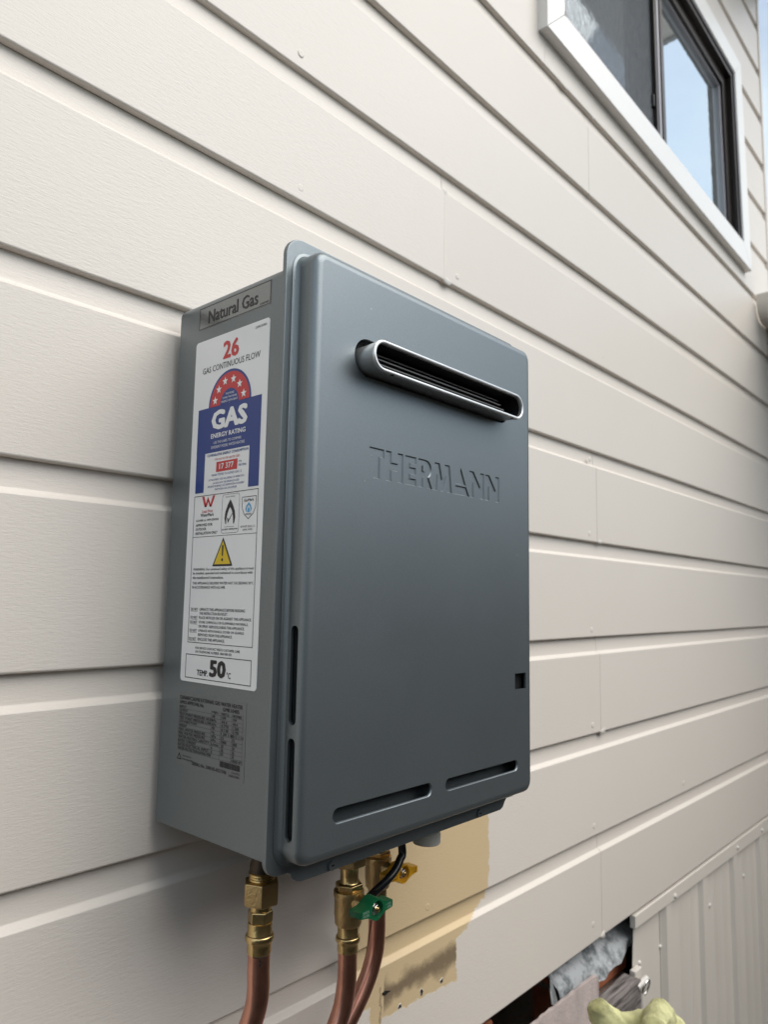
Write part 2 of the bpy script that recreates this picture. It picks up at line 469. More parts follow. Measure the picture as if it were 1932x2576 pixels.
def stadium(x0, x1, zc, r, n=10):
    pts = []
    for cx, a0 in ((x1 - r, -90), (x0 + r, 90)):
        for k in range(n + 1):
            a = rad(a0 + 180 * k / n); pts.append((cx + r * math.cos(a), zc + r * math.sin(a)))
    return pts

def spline(pts, n=8):
    """Catmull-Rom through the points"""
    P = [Vector(p) for p in pts]; P = [P[0] * 2 - P[1]] + P + [P[-1] * 2 - P[-2]]; out = []
    for i in range(1, len(P) - 2):
        for k in range(n):
            t = k / n; a, b_, c, d = P[i - 1], P[i], P[i + 1], P[i + 2]
            out.append(0.5 * ((2 * b_) + (c - a) * t + (2 * a - 5 * b_ + 4 * c - d) * t * t + (3 * b_ - a - 3 * c + d) * t ** 3))
    out.append(P[-2]); return out

# ------------------------------------------------------------------ ground and void under the house (setting)
GZ = -1.25
g = MB().box((-60, -60, GZ - 0.3), (60, 0.03, GZ)).build('ground', 'concrete'); tag(g, kind='structure')
vb = MB()
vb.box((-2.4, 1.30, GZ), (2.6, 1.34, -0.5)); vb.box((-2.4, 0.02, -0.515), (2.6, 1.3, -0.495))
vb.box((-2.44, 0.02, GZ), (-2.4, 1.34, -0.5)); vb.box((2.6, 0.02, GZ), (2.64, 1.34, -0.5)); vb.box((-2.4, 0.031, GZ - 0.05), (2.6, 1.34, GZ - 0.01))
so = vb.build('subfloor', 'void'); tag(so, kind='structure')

# ------------------------------------------------------------------ weatherboard wall
wall = tag(empty('house_wall'), 'cream painted weatherboard house wall behind the grey water heater', 'wall')
PITCH = 0.16925
LZ = {-1: (0.9926, -0.0079), 0: (0.8185, 0.0004), 1: (0.6506, 0.0055), 2: (0.4866, -0.0012), 3: (0.3145, 0.0012), 4: (0.1450, 0.0022),
      5: (-0.0266, 0.0035), 6: (-0.1936, 0.0026), 7: (-0.3637, -0.0015), 8: (-0.5347, 0.0030)}
for k in range(-2, -9, -1):
    LZ[k] = (0.9926 + (-1 - k) * PITCH, -0.010)
def lz(i, x):
    a, s_ = LZ[i]
    return a + s_ * (max(-0.6, min(2.0, x)) - 0.4)

wob_cache = {}
def wobble(i, x):
    k = (i, round(x, 3))
    if k not in wob_cache: wob_cache[k] = (random.uniform(-0.0005, 0.0005), random.uniform(-0.0006, 0.0006))
    return wob_cache[k]

def board(i, x0, x1, cut_top=None):
    """board whose bottom edge is line i and whose top tucks under line i-1"""
    n = max(2, int((x1 - x0) / 0.3) + 1); loops = []
    for k in range(n):
        x = x0 + (x1 - x0) * k / (n - 1)
        wy, wz = (0, 0) if k in (0, n - 1) else wobble(i, x)
        b = lz(i, x) + wz
        t = lz(i - 1, x) if (i - 1) in LZ else b + PITCH
        if cut_top:
            pr = [(.0083, b), (.0030, b), (.0010, b + .0008), (0, b + .003), (0, cut_top), (.018, cut_top), (.018, b + .012), (.0083, b + .012)]
        else:
            pr = [(.0083, b), (.0025, b), (.0008, b + .0006), (0, b + .0025), (0, t - .0310), (.0005, t - .0300), (.0018, t - .0287), (.0050, t - .0264), (.0064, t - .0254),
                  (.0068, t - .0240), (.0085, t + .0005), (.0085, t + .0105), (.018, t + .0105), (.018, b + .012), (.0083, b + .012)]
        loops.append([(x, y + wy, z) for y, z in pr])
    return MB().loft(loops).build('weatherboard', 'board_patch' if (i in (6, 7, 8) and x0 < .3) else 'board', wall, smooth=50, wn=True)

def nail(x, z, parent, r=0.0042):
    prof = []
    mb = MB(); loops = []
    for rr, h in ((r, 0.0003), (r * 0.92, -0.0003), (r * 0.6, -0.0005), (r * 0.15, -0.0002)):
        loops.append([(x + rr * math.cos(a * math.pi / 5), h, z + rr * math.sin(a * math.pi / 5)) for a in range(10)])
    mb.loft(loops)
    return mb.build('nail_head', 'board_patch' if z < -.3 and x < .4 else 'board', parent, smooth=60)

GAPJ = 0.00045
XR_UP, XR_LO, XL = 1.985, 2.60, -2.40
rows = {}
for i in range(-7, 9):
    xr = XR_UP if i <= -1 else XR_LO
    if i == -1:
        segs = [(XL, 0.545, None), (0.5455, 1.700, 1.075), (1.7005, xr, None)]
    elif i in (-2, -3, -4):
        segs = [(XL, 0.560, None), (1.690, xr, None)]
    elif i == 2:
        segs = [(XL, 0.2550 - GAPJ, None), (0.2550 + GAPJ, xr, None)]
    elif i in (0, 4, 6, 8):
        jx = {0: 0.712, 4: 0.7235, 6: 0.726, 8: 0.718}[i]
        segs = [(XL, jx - GAPJ, None), (jx + GAPJ, xr, None)]
    else:
        segs = [(XL, -0.90 - GAPJ, None), (-0.90 + GAPJ, xr, None)]
    rows[i] = [board(i, *s_) for s_ in segs]
# nails, near each stud
for (x, z, r_) in [(-0.025, 0.667, 0.0050), (-0.019, 0.503, 0.0050), (0.286, 0.503, 0.0045), (0.693, 0.160, 0.005), (0.696, -0.012, 0.005), (0.694, -0.177, 0.005),
                   (0.407, -0.400, 0.004), (0.694, -0.347, 0.005), (0.686, -0.505, 0.0055), (1.117, -0.345, 0.006), (0.699, 0.297, 0.005), (0.231, -0.350, 0.0052),
                   (1.14, -0.515, 0.005)]:
    row = min((i for i in rows if i <= 8), key=lambda i: abs((lz(i, x) + 0.015) - z))
    seg = [b_ for b_ in rows[row] if min(v.co.x for v in b_.data.vertices) <= x <= max(v.co.x for v in b_.data.vertices)]
    nail(x, z, seg[0] if seg else rows[row][0], r_)
# jointing strip and dabs of filler
js = MB()
zt, zb = lz(1, .255) - .033, lz(2, .255) + .004
js.loft([[(.2525, .0002, z), (.2535, -.0006, z), (.2548, -.0002, z), (.2560, -.0007, z), (.2572, .0002, z)] for z in (zb, (zb + zt) / 2, zt)])
js.build('joint_strip', 'board', wall, smooth=60)
def blob(x, z, rx, rz, d=0.002, y=0.0):
    mb = MB(); loops = []
    for k in range(5):
        a = k / 4 * math.pi / 2
        loops.append([(x + rx * math.cos(a) * (1 + .22 * math.sin(3 * t + x * 50)) * math.cos(t), y - d * math.sin(a) + 0.001, z + rz * math.cos(a) * (1 + .2 * math.cos(2 * t + z * 40)) * math.sin(t))
                      for t in [2 * math.pi * j / 12 for j in range(12)]])
    mb.loft(loops)
    mb.build('filler_dab', 'cream_caulk', wall, smooth=60)
blob(.262, lz(2, .26) + .001, .010, .0065); blob(.735, lz(4, .73) + .002, .010, .005); blob(.735, lz(6, .73) + .001, .011, .006)
blob(.722, lz(8, .72) + .001, .009, .006, .003); blob(.715, lz(0, .71) + .002, .006, .004); blob(.255, zt + .002, .005, .008, .0015)
blob(.62, lz(-1, .62), .012, .003, .002); blob(.735, lz(-1, .73) + .006, .004, .008, .0012)
# holes of the removed bracket
for hx, hz in ((0.1793, -0.4475), (0.2205, -0.4467), (0.2616, -0.4475)):
    def disc(rx, rz, y, jit):
        return [(hx + rx * (1 + jit * math.sin(3 * t + hx * 90)) * math.cos(t), y, hz + rz * (1 + jit * math.cos(2 * t + hx * 70)) * math.sin(t)) for t in [2 * math.pi * j / 14 for j in range(14)]]
    MB().loft([disc(.0034, .0040, .0002, .3), disc(.0031, .0036, -.0004, .3), disc(.0022, .0029, -.0006, .3)]).build('chipped_rim', 'cream_caulk', wall, smooth=60)
    MB().loft([disc(.0024, .0032, -.0005, .4), disc(.0021, .0028, -.0008, .4)]).build('screw_hole', 'black_gap', wall)
MB().loft([[(.147 + .0145 * t, -.0003 - h, -.4225 - .0018 * t + s_ * (.0022 * math.sin(math.pi * min(1, t * 1.2 + .1)) + .0004)) for t, s_ in ((0, 1), (0, -1), (.35, -1.1), (.7, -.7), (1, -.4), (1, .5), (.7, 1.3), (.35, .9))] for h in (0, .0006)]).build('split_crack', 'black_gap', wall)

# sarking behind the boards, around the window opening
ln = MB(); ln.box((XL, .0185, -.520), (XR_LO - .005, .026, 1.03)); ln.box((XL, .0185, 1.03), (.53, .026, 2.235)); ln.box((1.70, .0185, 1.03), (XR_UP - .01, .026, 2.23)); ln.box((.53, .0185, 1.68), (1.70, .026, 2.235))
ln.build('lining', 'lining', wall)
# corner of the upper wall and eave
MB().box((XR_UP - .001, -.003, .97), (XR_UP + .018, .05, 2.235)).build('corner_board', 'board', wall, bevel=.001)
MB().box((XR_UP - .05, .027, .97), (XR_UP + .017, 2.5, 2.235)).build('end_wall', 'cream_plain', wall)
ev = MB(); ev.box((XL, -.45, 2.235), (XR_UP + .16, 2.5, 2.25)); ev.build('soffit', 'cream_plain', wall)
MB().box((XL, -.47, 2.225), (XR_UP + .18, -.45, 2.40)).build('fascia', 'cream_plain', wall)
MB().box((XR_UP + .16, -.45, 2.225), (XR_UP + .18, 2.5, 2.40)).build('barge_board', 'roof', wall)

# ------------------------------------------------------------------ side wing at the right edge
wing = tag(empty('side_wing'), 'low side wing with a cream gutter, at the right edge beside the window', 'building')
gp = [(1.8185, .982), (1.8225, .984), (1.824, .979), (1.8235, .950), (1.830, .928), (1.850, .912), (1.880, .9065), (1.932, .9065), (1.932, .985), (1.936, .985), (1.936, .9025),
      (1.880, .9025), (1.848, .908), (1.826, .925), (1.8185, .949)]
MB().prism([(x, z) for x, z in gp], 1, -0.90, -.004).build('gutter', 'cream_plain', wing, smooth=40)
MB().box((1.938, -0.90, .82), (1.960, -.004, .985)).build('fascia', 'cream_plain', wing)
MB().box((1.960, -0.90, .825), (2.58, -.004, .84)).build('soffit', 'wall_wing', wing)
MB().box((2.58, -0.90, GZ), (2.64, -.004, 1.0)).build('wall', 'wall_wing', wing)
MB().loft([[(1.90, -0.92, .99), (1.90, -.006, .99), (1.90, -.006, .995), (1.90, -0.92, .995)], [(3.2, -0.92, 1.14), (3.2, -.006, 1.14), (3.2, -.006, 1.145), (3.2, -0.92, 1.145)]]).build('roof', 'roof', wing)

# ------------------------------------------------------------------ window
win = tag(empty('window'), 'brown aluminium sliding window in white trim, high on the weatherboard wall', 'window')
WX, WZ = 0.5233, 1.0430
def wmap(o):
    for v in o.data.vertices:
        U, y, V = v.co
        v.co = (WX + U * (1 - .022 * V / .65), y, WZ - .0195 * U + V)
    return o
WW, WH, TW = 1.205, 0.650, 0.064
tf, tb = -.019, .0175
def trim(name, quad):
    return wmap(MB().prism(quad, 1, tf, tb).build(name, 'trim_white', win, bevel=.0012))
trim('sill_trim', [(0, 0), (WW, 0), (WW - TW, TW), (TW, TW)])
trim('head_trim', [(0, WH), (TW, WH - TW), (WW - TW, WH - TW), (WW, WH)])
trim('side_trim', [(0, .0004), (TW, TW + .0004), (TW, WH - TW - .0004), (0, WH - .0004)])
trim('side_trim', [(WW, .0004), (WW, WH - .0004), (WW - TW, WH - TW - .0004), (WW - TW, TW + .0004)])
i0, i1, j0, j1 = TW, WW - TW, TW, WH - TW
def fr(name, x0, x1, z0, z1, y0, y1, mat='bronze', parent=win, bev=.0012):
    return wmap(MB().box((x0, y0, z0), (x1, y1, z1)).build(name, mat, parent, bevel=bev))
of = .020
fr('frame', i0, i1, j1 - of, j1, -.012, .060); fr('frame', i0, i1, j0, j0 + .012, -.006, .060)
fr('frame', i0, i0 + of, j0 + .012, j1 - of, -.012, .060); fr('frame', i1 - of, i1, j0 + .012, j1 - of, -.012, .060)
fr('frame_lining', i0, i1, j1 - .004, j1 - .0002, -.0165, -.0125, 'grey_frame'); fr('frame_lining', i1 - .004, i1 - .0002, j0, j1 - .004, -.0165, -.0125, 'grey_frame')
MU = .560
# fixed pane on the right
sr = fr('sash', i1 - of - .030, i1 - of, j0 + .012, j1 - of, .004, .040)
fr('sash', MU, i1 - of - .030, j1 - of - .032, j1 - of, .004, .040); fr('sash', MU, i1 - of - .030, j0 + .012, j0 + .022, .006, .040)
fr('glazing_bead', i1 - of - .036, i1 - of - .030, j0 + .022, j1 - of - .032, .012, .026, 'grey_frame'); fr('glazing_bead', MU, i1 - of - .030, j1 - of - .038, j1 - of - .032, .012, .026, 'grey_frame')
fr('pane', MU, i1 - of - .030, j0 + .02, j1 - of - .032, .022, .026, 'glass', bev=0)
# sliding sash behind an insect screen on the left
fr('pane', i0 + of, MU - .02, j0 + .02, j1 - of, .030, .034, 'glass', bev=0)
fr('sash', i0 + of, i0 + of + .03, j0 + .012, j1 - of, .020, .045)
sn = fr('insect_screen', i0 + .022, MU - .012, j0 + .020, j1 - .022, .0020, .0024, 'screen', bev=0)
fr('screen_frame', i0 + .002, MU - .004, j0 + .0005, j0 + .019, -.0100, .004, 'grey_frame'); fr('screen_frame', i0 + .001, i0 + .016, j0 + .019, j1 - .021, -.0125, .003, 'grey_frame')
fr('mullion', MU - .030, MU - .019, j0 + .012, j1 - of, -.008, .040); fr('mullion', MU - .019, MU - .006, j0 + .010, j1 - of, -.010, .040, 'grey_frame')
fr('mullion', MU - .006, MU + .002, j0 + .008, j1 - of, -.013, .040); fr('mullion', MU + .002, MU + .022, j0 + .0005, j1 - of, -.009, .045)
fr('latch', MU - .038, MU - .028, j0 + .085, j0 + .115, -.004, .006, 'black')

# ------------------------------------------------------------------ water heater
heater = tag(empty('water_heater'), 'dark grey metallic gas water heater mounted on the cream wall', 'water heater')
YF = -.1915; XBL = -.173; YR = -.0125; YFL = -.1675
BT, BB = .3055, -.1625
# case: a wrap of sheet, open underneath
cs = MB()
o_ = rrect(XBL, -XBL, BB, BT, .009, 6, rb=.0015)
cs.loft([[(x, YR, z) for x, z in o_], [(x, YFL + .004, z) for x, z in o_]])
case = cs.build('case', 'heater', heater, smooth=40, wn=True)
# flange between the case and the cover, with the lip underneath
fl = []
R_ = .017
for k in range(9):
    a = rad(-90 + 90 * k / 8)
x0, x1, zt_, zb_ = -.1758, .1758, .3300, -.1728
pts = []
def arc(cx, cz, r, a0, a1, n=8):
    return [(cx + r * math.cos(rad(a0 + (a1 - a0) * k / n)), cz + r * math.sin(rad(a0 + (a1 - a0) * k / n))) for k in range(n + 1)]
pts += arc(x1 - .013, zb_ + .013, .013, -90, 0) if False else []
pts += [(.152, -.1728)] + arc(x1 - .013, zb_ + .013, .013, -90, 0) + arc(x1 - R_, zt_ - R_, R_, 0, 90) + arc(x0 + R_, zt_ - R_, R_, 90, 180) + arc(x0 + .013, zb_ + .013, .013, 180, 270)
pts += [(-.1545, -.1730), (-.1505, -.1745), (-.1480, -.1785), (-.1440, -.1815), (-.1390, -.1826), (.1400, -.1826), (.1450, -.1808), (.1490, -.1755)]
fo = MB(); fo.loft([[(x, YFL + .0042, z) for x, z in pts], [(x, YFL + .0012, z) for x, z in pts], [(x * .9985, YFL + .0002, z * .9985 + .0001) for x, z in pts], [(x * .996, YFL, z * .996 + .0002) for x, z in pts]])
fo.build('flange', 'heater', heater, smooth=50, wn=True)

# cover: pressed steel shell
cx0, cx1, cz0, cz1 = -.1650, .1650, -.1633, .3155
RC = .0125
def cl_(off, y, r=RC):
    return [(x, y, z) for x, z in rrect(cx0 - off, cx1 + off, cz0 - off, cz1 + off, max(.001, r + off), 8)]
TH = .0022
prof = [(-TH, YFL - .0005), (.0042, YFL - .0005), (.0018, YFL - .0012), (.0005, YFL - .0028), (.0000, YFL - .0050), (0, YF + .0070), (-.0006, YF + .0042), (-.0022, YF + .0016), (-.0046, YF + .0003), (-.0075, YF)]
cv = MB(); cv.loft([cl_(o, y) for o, y in prof] + [])
# rebuild as closed shell: outer front cap, inner side
cv = MB()
loops = [cl_(o, y) for o, y in prof]
inner = [cl_(-.0085, YF + TH), cl_(-TH - .0012, YF + .0060), cl_(-TH, YFL - .0005)]
allL = inner + loops[1:]
cv.loft(allL, cap0=True, cap1=True)
cover_me = cv.mesh('front_cover')
cutters = []
ct = MB()
for a_, b_, zc_, r_ in ((.0128, .1348, -.1321, .0047), (-.1303, -.0088, -.1316, .0051)):
    ct.loft([[(x, y, z) for x, z in stadium(a_ - g_, b_ + g_, zc_, r_ + g_)] for g_, y in ((.0011, YF - .01), (.0011, YF - .0001), (.0007, YF + .0003), (.0001, YF + .0013), (0, YF + .008))])
ct.prism([(.1305, -.0560), (.1522, -.0560), (.1522, -.0396), (.1305, -.0396)], 1, YF - .01, YF + .008)
ct.prism(stadium(-.1190, .1190, .2385, .0165, 14), 1, YF - .01, YF + .008)
for za, zb2 in ((-.0610, .0136), (-.1452, -.0704)):
    yc, rr = -.1795, .0040
    pts2 = [(yc + rr * math.cos(rad(a)), zb2 - rr + rr * math.sin(rad(a))) for a in range(0, 181, 18)] + [(yc + rr * math.cos(rad(a)), za + rr + rr * math.sin(rad(a))) for a in range(180, 361, 18)]
    ct.prism(pts2, 0, cx0 - .01, cx0 + .006)
cutters.append(ct)
# lettering pressed into the cover (mm along x, height 0..1)
LB, LT = .1370, .1624
def zmm(v): return LB + v * (LT - LB)
def letter(poly):
    p = [(x / 1000, zmm(v)) for x, v in poly]
    area = sum(p[i][0] * p[(i + 1) % len(p)][1] - p[(i + 1) % len(p)][0] * p[i][1] for i in range(len(p)))
    if area < 0: p.reverse()
    def grow(d_):
        o = []
        for i in range(len(p)):
            a_, b_, c_ = Vector(p[i - 1]), Vector(p[i]), Vector(p[(i + 1) % len(p)])
            e1, e2 = (b_ - a_).normalized(), (c_ - b_).normalized()
            n1, n2 = Vector((e1.y, -e1.x)), Vector((e2.y, -e2.x)); m_ = (n1 + n2)
            m_ = m_ / max(.35, m_.dot(n1)) if m_.length > 1e-6 else n1
            o.append(b_ + m_ * d_)
        return o
    g0, g1 = grow(.00070), grow(-.00040)
    lc = MB(); lc.loft([[(v.x, YF - .004, v.y) for v in g0], [(v.x, YF - .0001, v.y) for v in g0], [(v.x, YF + .0011, v.y) for v in g1]]); cutters.append(lc)
letter([(-97.5, 1), (-97.5, .74), (-92.3, .74), (-92.3, 0), (-85.3, 0), (-85.3, .74), (-79.6, .74), (-79.6, 1)])
letter([(-76.7, 0), (-76.7, 1), (-70.0, 1), (-70.0, .62), (-61.0, .62), (-61.0, 1), (-54.2, 1), (-54.2, 0), (-61.0, 0), (-61.0, .38), (-70.0, .38), (-70.0, 0)])
letter([(-50.9, 0), (-50.9, 1), (-35.8, 1), (-35.8, .79), (-44.4, .79), (-44.4, .61), (-36.4, .61), (-36.4, .40), (-44.4, .40), (-44.4, .21), (-35.8, .21), (-35.8, 0)])
rp_ = [(-32.3, 0), (-32.3, 1), (-22, 1), (-18, .97), (-15.2, .88), (-13.7, .74), (-13.9, .60), (-15.4, .48), (-18.2, .40), (-12.6, 0), (-20.0, 0), (-24.4, .36), (-25.8, .36), (-25.8, 0)]
letter(rp_)
letter([(-11.4, 0), (-8.0, 1), (-1.2, 1), (3.3, .42), (7.8, 1), (14.6, 1), (18.0, 0), (11.4, 0), (9.8, .60), (5.2, 0), (1.4, 0), (-3.2, .60), (-4.8, 0)])
letter([(25.8, .41), (40.6, .41), (33.2, 1.0)]); letter([(20.0, 0), (46.6, 0), (41.8, .31), (24.8, .31)])
for o in (48.0, 75.9):
    letter([(o, 0), (o, 1), (o + 6.4, 1), (o + 18.6, .42), (o + 18.6, 1), (o + 25.0, 1), (o + 25.0, 0), (o + 18.6, 0), (o + 6.4, .58), (o + 6.4, 0)])
def cut(me, cutter):
    cm = cutter.mesh('cutter')
    co = bpy.data.objects.new('cutter', cm); col.objects.link(co)
    ob = bpy.data.objects.new('blank', me); col.objects.link(ob)
    bm_ = ob.modifiers.new('cut', 'BOOLEAN'); bm_.operation = 'DIFFERENCE'; bm_.object = co; bm_.solver = 'EXACT'
    dg = bpy.context.evaluated_depsgraph_get(); dg.update()
    r = bpy.data.meshes.new_from_object(ob.evaluated_get(dg))
    bpy.data.objects.remove(ob); bpy.data.objects.remove(co); bpy.data.meshes.remove(cm)
    zs = [v.co.z for v in r.vertices]
    return r if len(zs) >= len(me.vertices) and max(zs) > .31 and min(zs) < -.16 else me
res_me = cover_me
for c_ in cutters:
    n0 = len(res_me.vertices); res_me = cut(res_me, c_); print('cut', n0, len(res_me.vertices))
res_me.name = 'front_cover'
cover = link('front_cover', res_me, 'heater', heater, smooth=32)
for p in res_me.polygons:
    if abs(p.normal.y) > .9995 or p.area > .002: p.use_smooth = False
# eye of the letter R stays proud
MB().prism([(x / 1000, zmm(v)) for x, v in [(-25.8, .58), (-22.4, .58), (-20.6, .63), (-20.0, .70), (-20.6, .76), (-22.4, .80), (-25.8, .80)]], 1, YF + .0001, YF + .0010).build('letter_eye', 'heater', cover)
# what shows through the openings
MB().box((-.160, YF + .0165, -.157), (.160, YF + .0175, .20)).build('inner_panel', 'heater_inner', heater)
MB().box((-.105, YF + .0035, -.128), (-.020, YF + .0163, -.100)).build('inner_bracket', 'heater_inner', heater, bevel=.003)
MB().box((.080, YF + .0035, -.1300), (.118, YF + .0163, -.105)).build('inner_bracket', 'heater_inner', heater, bevel=.003)
MB().box((.127, YF + .006, -.060), (.156, YF + .0163, -.035)).build('socket_plug', 'black', heater, bevel=.001)
# screws under the front lip
for sx in (-.108, .100):
    MB().loft([[(sx + .004 * math.cos(a), YFL - yy, -.1775 + .004 * math.sin(a)) for a in [2 * math.pi * k / 12 for k in range(12)]] for yy in (0, .0015, .0022)]).build('screw', 'heater', heater, smooth=40)
    MB().box((sx - .0012, YFL - .0031, -.1780), (sx + .0012, YFL - .0022, -.1770)).build('screw_recess', 'black_gap', heater)
# wall brackets
MB().box((-.06, YR, .295), (.06, .0, .335)).build('mounting_bracket', 'heater_inner', heater); MB().box((-.06, YR, -.190), (.06, .0, -.150)).build('mounting_bracket', 'heater_inner', heater)

# flue terminal
flue = MB()
FZ = .2364
def st(hl, r, y, zc=FZ): return [(x, y, z) for x, z in stadium(-hl, hl, zc, r, 14)]
YL = -.2120
flue.loft([st(.1150, .0120, YF + .016), st(.1152, .0122, YF - .002), st(.1162, .0130, YL + .006), st(.1168, .0136, YL + .0030), st(.1168, .0136, YL + .0012), st(.1163, .0131, YL + .0002), st(.1158, .0126, YL), st(.1144, .0112, YL), st(.1139, .0107, YL + .0004), st(.1137, .0105, YL + .0016), st(.1139, .0107, YL + .004), st(.1140, .0107, YF + .016)], cap0=False, cap1=False)
fo_ = flue.build('flue_terminal', 'steel', heater, smooth=60)
MB().loft([st(.1141, .0108, YF + .012), st(.1141, .0108, YF + .014)]).build('flue_back', 'black_gap', fo_)
MB().loft([st(.1185, .0162, YF + .010, .2383), st(.1185, .0162, YF + .012, .2383)]).build('flue_gasket', 'black_gap', fo_)
lin = MB(); lin.loft([st(.1138, .0105, YL + .0042), st(.1138, .0105, YF + .012)], cap0=False, cap1=False); lin.build('flue_lining', 'black', fo_, smooth=60)
for zc, yy in ((FZ - .0045, YL + .010), (FZ + .0015, YL + .014), (FZ + .0065, YL + .017)):
    MB().loft([[(-.108, yy, zc + .0010), (-.108, yy, zc - .0005), (-.108, yy + .012, zc - .0035), (-.108, yy + .012, zc - .0020)], [(.094, yy, zc + .0010), (.094, yy, zc - .0005), (.094, yy + .012, zc - .0035), (.094, yy + .012, zc - .0020)]]).build('flue_vane', 'steel_dark', fo_, bevel=.0005)
for dx in (-.092, .096):
    MB().loft([[(dx + .0022 * math.cos(a), YL + .0022 + .0016 * math.sin(a), FZ - .0128 - h) for a in [2 * math.pi * k / 12 for k in range(12)]] for h in (0, .0010)]).build('drain_notch', 'black_gap', fo_)

# drain stub under the heater
pv = MB(); prof2 = [(.0125, BB)]
for k in range(9):
    z = -.186 - k * .0028; prof2 += [(.0150, z), (.0142, z - .0012)]
prof2 += [(.0150, -.2125), (.0150, -.2215), (.0143, -.2225), (.0120, -.2225)]
pv.lathe(.1035, -.098, prof2, 28); pv.build('drain_stub', 'pvc', heater, smooth=30)

# ------------------------------------------------------------------ labels on the left side of the case
tcache = {}
def text_geo(s, bold):
    k = s
    if k not in tcache:
        cu = bpy.data.curves.new('t', 'FONT'); cu.body = s; cu.resolution_u = 2; cu.fill_mode = 'FRONT' if hasattr(cu, 'fill_mode') else 'BOTH'
        o = bpy.data.objects.new('t', cu); col.objects.link(o)
        d = bpy.context.evaluated_depsgraph_get()
        me = bpy.data.meshes.new_from_object(o.evaluated_get(d))
        vs = [v.co.copy() for v in me.vertices]; fs = [tuple(p.vertices) for p in me.polygons]
        bpy.data.objects.remove(o); bpy.data.curves.remove(cu); bpy.data.meshes.remove(me)
        tcache[k] = (vs, fs)
    return tcache[k]
def text_to(mb, s, box, place, bold=0.0):
    """fit the line s into box=(s0,s1,z0,z1) of a plane; place(u,v) gives the 3D point"""
    vs, fs = text_geo(s, bold)
    if not vs: return
    ax, bx = min(v.x for v in vs), max(v.x for v in vs); ay, by = min(v.y for v in vs), max(v.y for v in vs)
    s0, s1, z0, z1 = box
    sx, sy = (s1 - s0) / max(1e-6, bx - ax), (z1 - z0) / max(1e-6, by - ay)
    d = bold * 1.1
    offs = [(0, 0)] if bold <= 0 else [(-d, 0), (d, 0), (0, d * .7), (0, -d * .7)] + ([(d * .7, d * .6), (-d * .7, d * .6), (d * .7, -d * .6), (-d * .7, -d * .6)] if bold > .02 else [])
    sx, sy = (s1 - s0) / (bx - ax + 2 * d), (z1 - z0) / (by - ay + 1.4 * d)
    for n_, (ox, oy) in enumerate(offs):
        pts_ = []
        for v in vs:
            p = Vector(place(s0 + (v.x - ax + d + ox) * sx, z0 + (v.y - ay + d * .7 + oy) * sy))
            q = Vector(place(0, 0)); nrm = (Vector(place(1, 0)) - q).cross(Vector(place(0, 1)) - q).normalized()
            pts_.append(p + nrm * n_ * .000012)
        mb.add(pts_, fs)
def side(h):           # plane of the case's left side, h metres proud; u,v in mm
    return lambda u, v: (XBL - h, -u / 1000, v / 1000)
def flat(mb, poly, place): mb.add([place(u, v) for u, v in poly], [tuple(range(len(poly)))])
def sbuild(mb, name, mat, parent, kind=None):
    me = bpy.data.meshes.new(name); me.from_pydata(mb.v, [], mb.f); me.validate()
    bm = bmesh.new(); bm.from_mesh(me)
    for f in bm.faces: f.normal_update()
    flip = [f for f in bm.faces if f.normal.x > 0]
    bmesh.ops.reverse_faces(bm, faces=flip); bm.to_mesh(me); bm.free()
    o = link(name, me, mat, parent)
    if kind: o['kind'] = kind
    return o

def word(s_, box, pl, bold, mat, parent):
    mb = MB(); text_to(mb, s_, box, pl, bold); return sbuild(mb, 'lettering', mat, parent)

# white energy and warning label
lab = MB().loft([[(XBL + .0001, -u / 1000, v / 1000) for u, v in rrect(40.6, 146.0, -38.4, 265.2, 3.2, 5)], [(XBL - .00025, -u / 1000, v / 1000) for u, v in rrect(40.6, 146.0, -38.4, 265.2, 3.2, 5)]]).build('warning_label', 'label_white', heater)
P1, P2, P3, P4 = side(.00040), side(.00055), side(.00070), side(.00085)
def ring(c, r0, r1, a0=0, a1=180, n=28):
    return [(c[0] + r1 * math.cos(rad(a0 + (a1 - a0) * k / n)), c[1] + r1 * math.sin(rad(a0 + (a1 - a0) * k / n))) for k in range(n + 1)] + \
           [(c[0] + r0 * math.cos(rad(a1 - (a1 - a0) * k / n)), c[1] + r0 * math.sin(rad(a1 - (a1 - a0) * k / n))) for k in range(n + 1)]
def ringq(mb, c, r0, r1, pl, n=28):
    for k in range(n):
        a, b_ = rad(180 * k / n), rad(180 * (k + 1) / n)
        flat(mb, [(c[0] + r0 * math.cos(a), c[1] + r0 * math.sin(a)), (c[0] + r1 * math.cos(a), c[1] + r1 * math.sin(a)), (c[0] + r1 * math.cos(b_), c[1] + r1 * math.sin(b_)), (c[0] + r0 * math.cos(b_), c[1] + r0 * math.sin(b_))], pl)
ac = (94.8, 200.6)
blue = MB()
ringq(blue, ac, 28.0, 30.2, P1); ringq(blue, ac, .5, 13.3, P1)
flat(blue, [(49.4, 200.8), (49.4, 124.8), (62.6, 124.8), (62.6, 159.6), (125.6, 159.6), (125.6, 124.6), (139.0, 124.6), (139.0, 200.8)][:0] or [(49.4, 200.8), (49.4, 159.6), (139.0, 159.6), (139.0, 200.8)], P1)
flat(blue, [(49.6, 159.6), (49.9, 125.0), (62.6, 125.0), (62.6, 159.6)], P1); flat(blue, [(125.4, 159.6), (125.4, 124.6), (139.1, 124.6), (139.0, 159.6)], P1)
sbuild(blue, 'blue_panel', 'ink_blue', lab)
red = MB(); ringq(red, ac, 13.3, 28.0, P1)
flat(red, [(79.8, 141.6), (109.6, 141.6), (109.8, 150.4), (80.0, 150.4)], P1)
word('26', (82.6, 105.5, 241.5, 257.9), P1, .035, 'ink_red', lab)
text_to(red, 'THIS GAS WATER HEATER USED', (77.4, 112.5, 151.8, 153.7), P1)
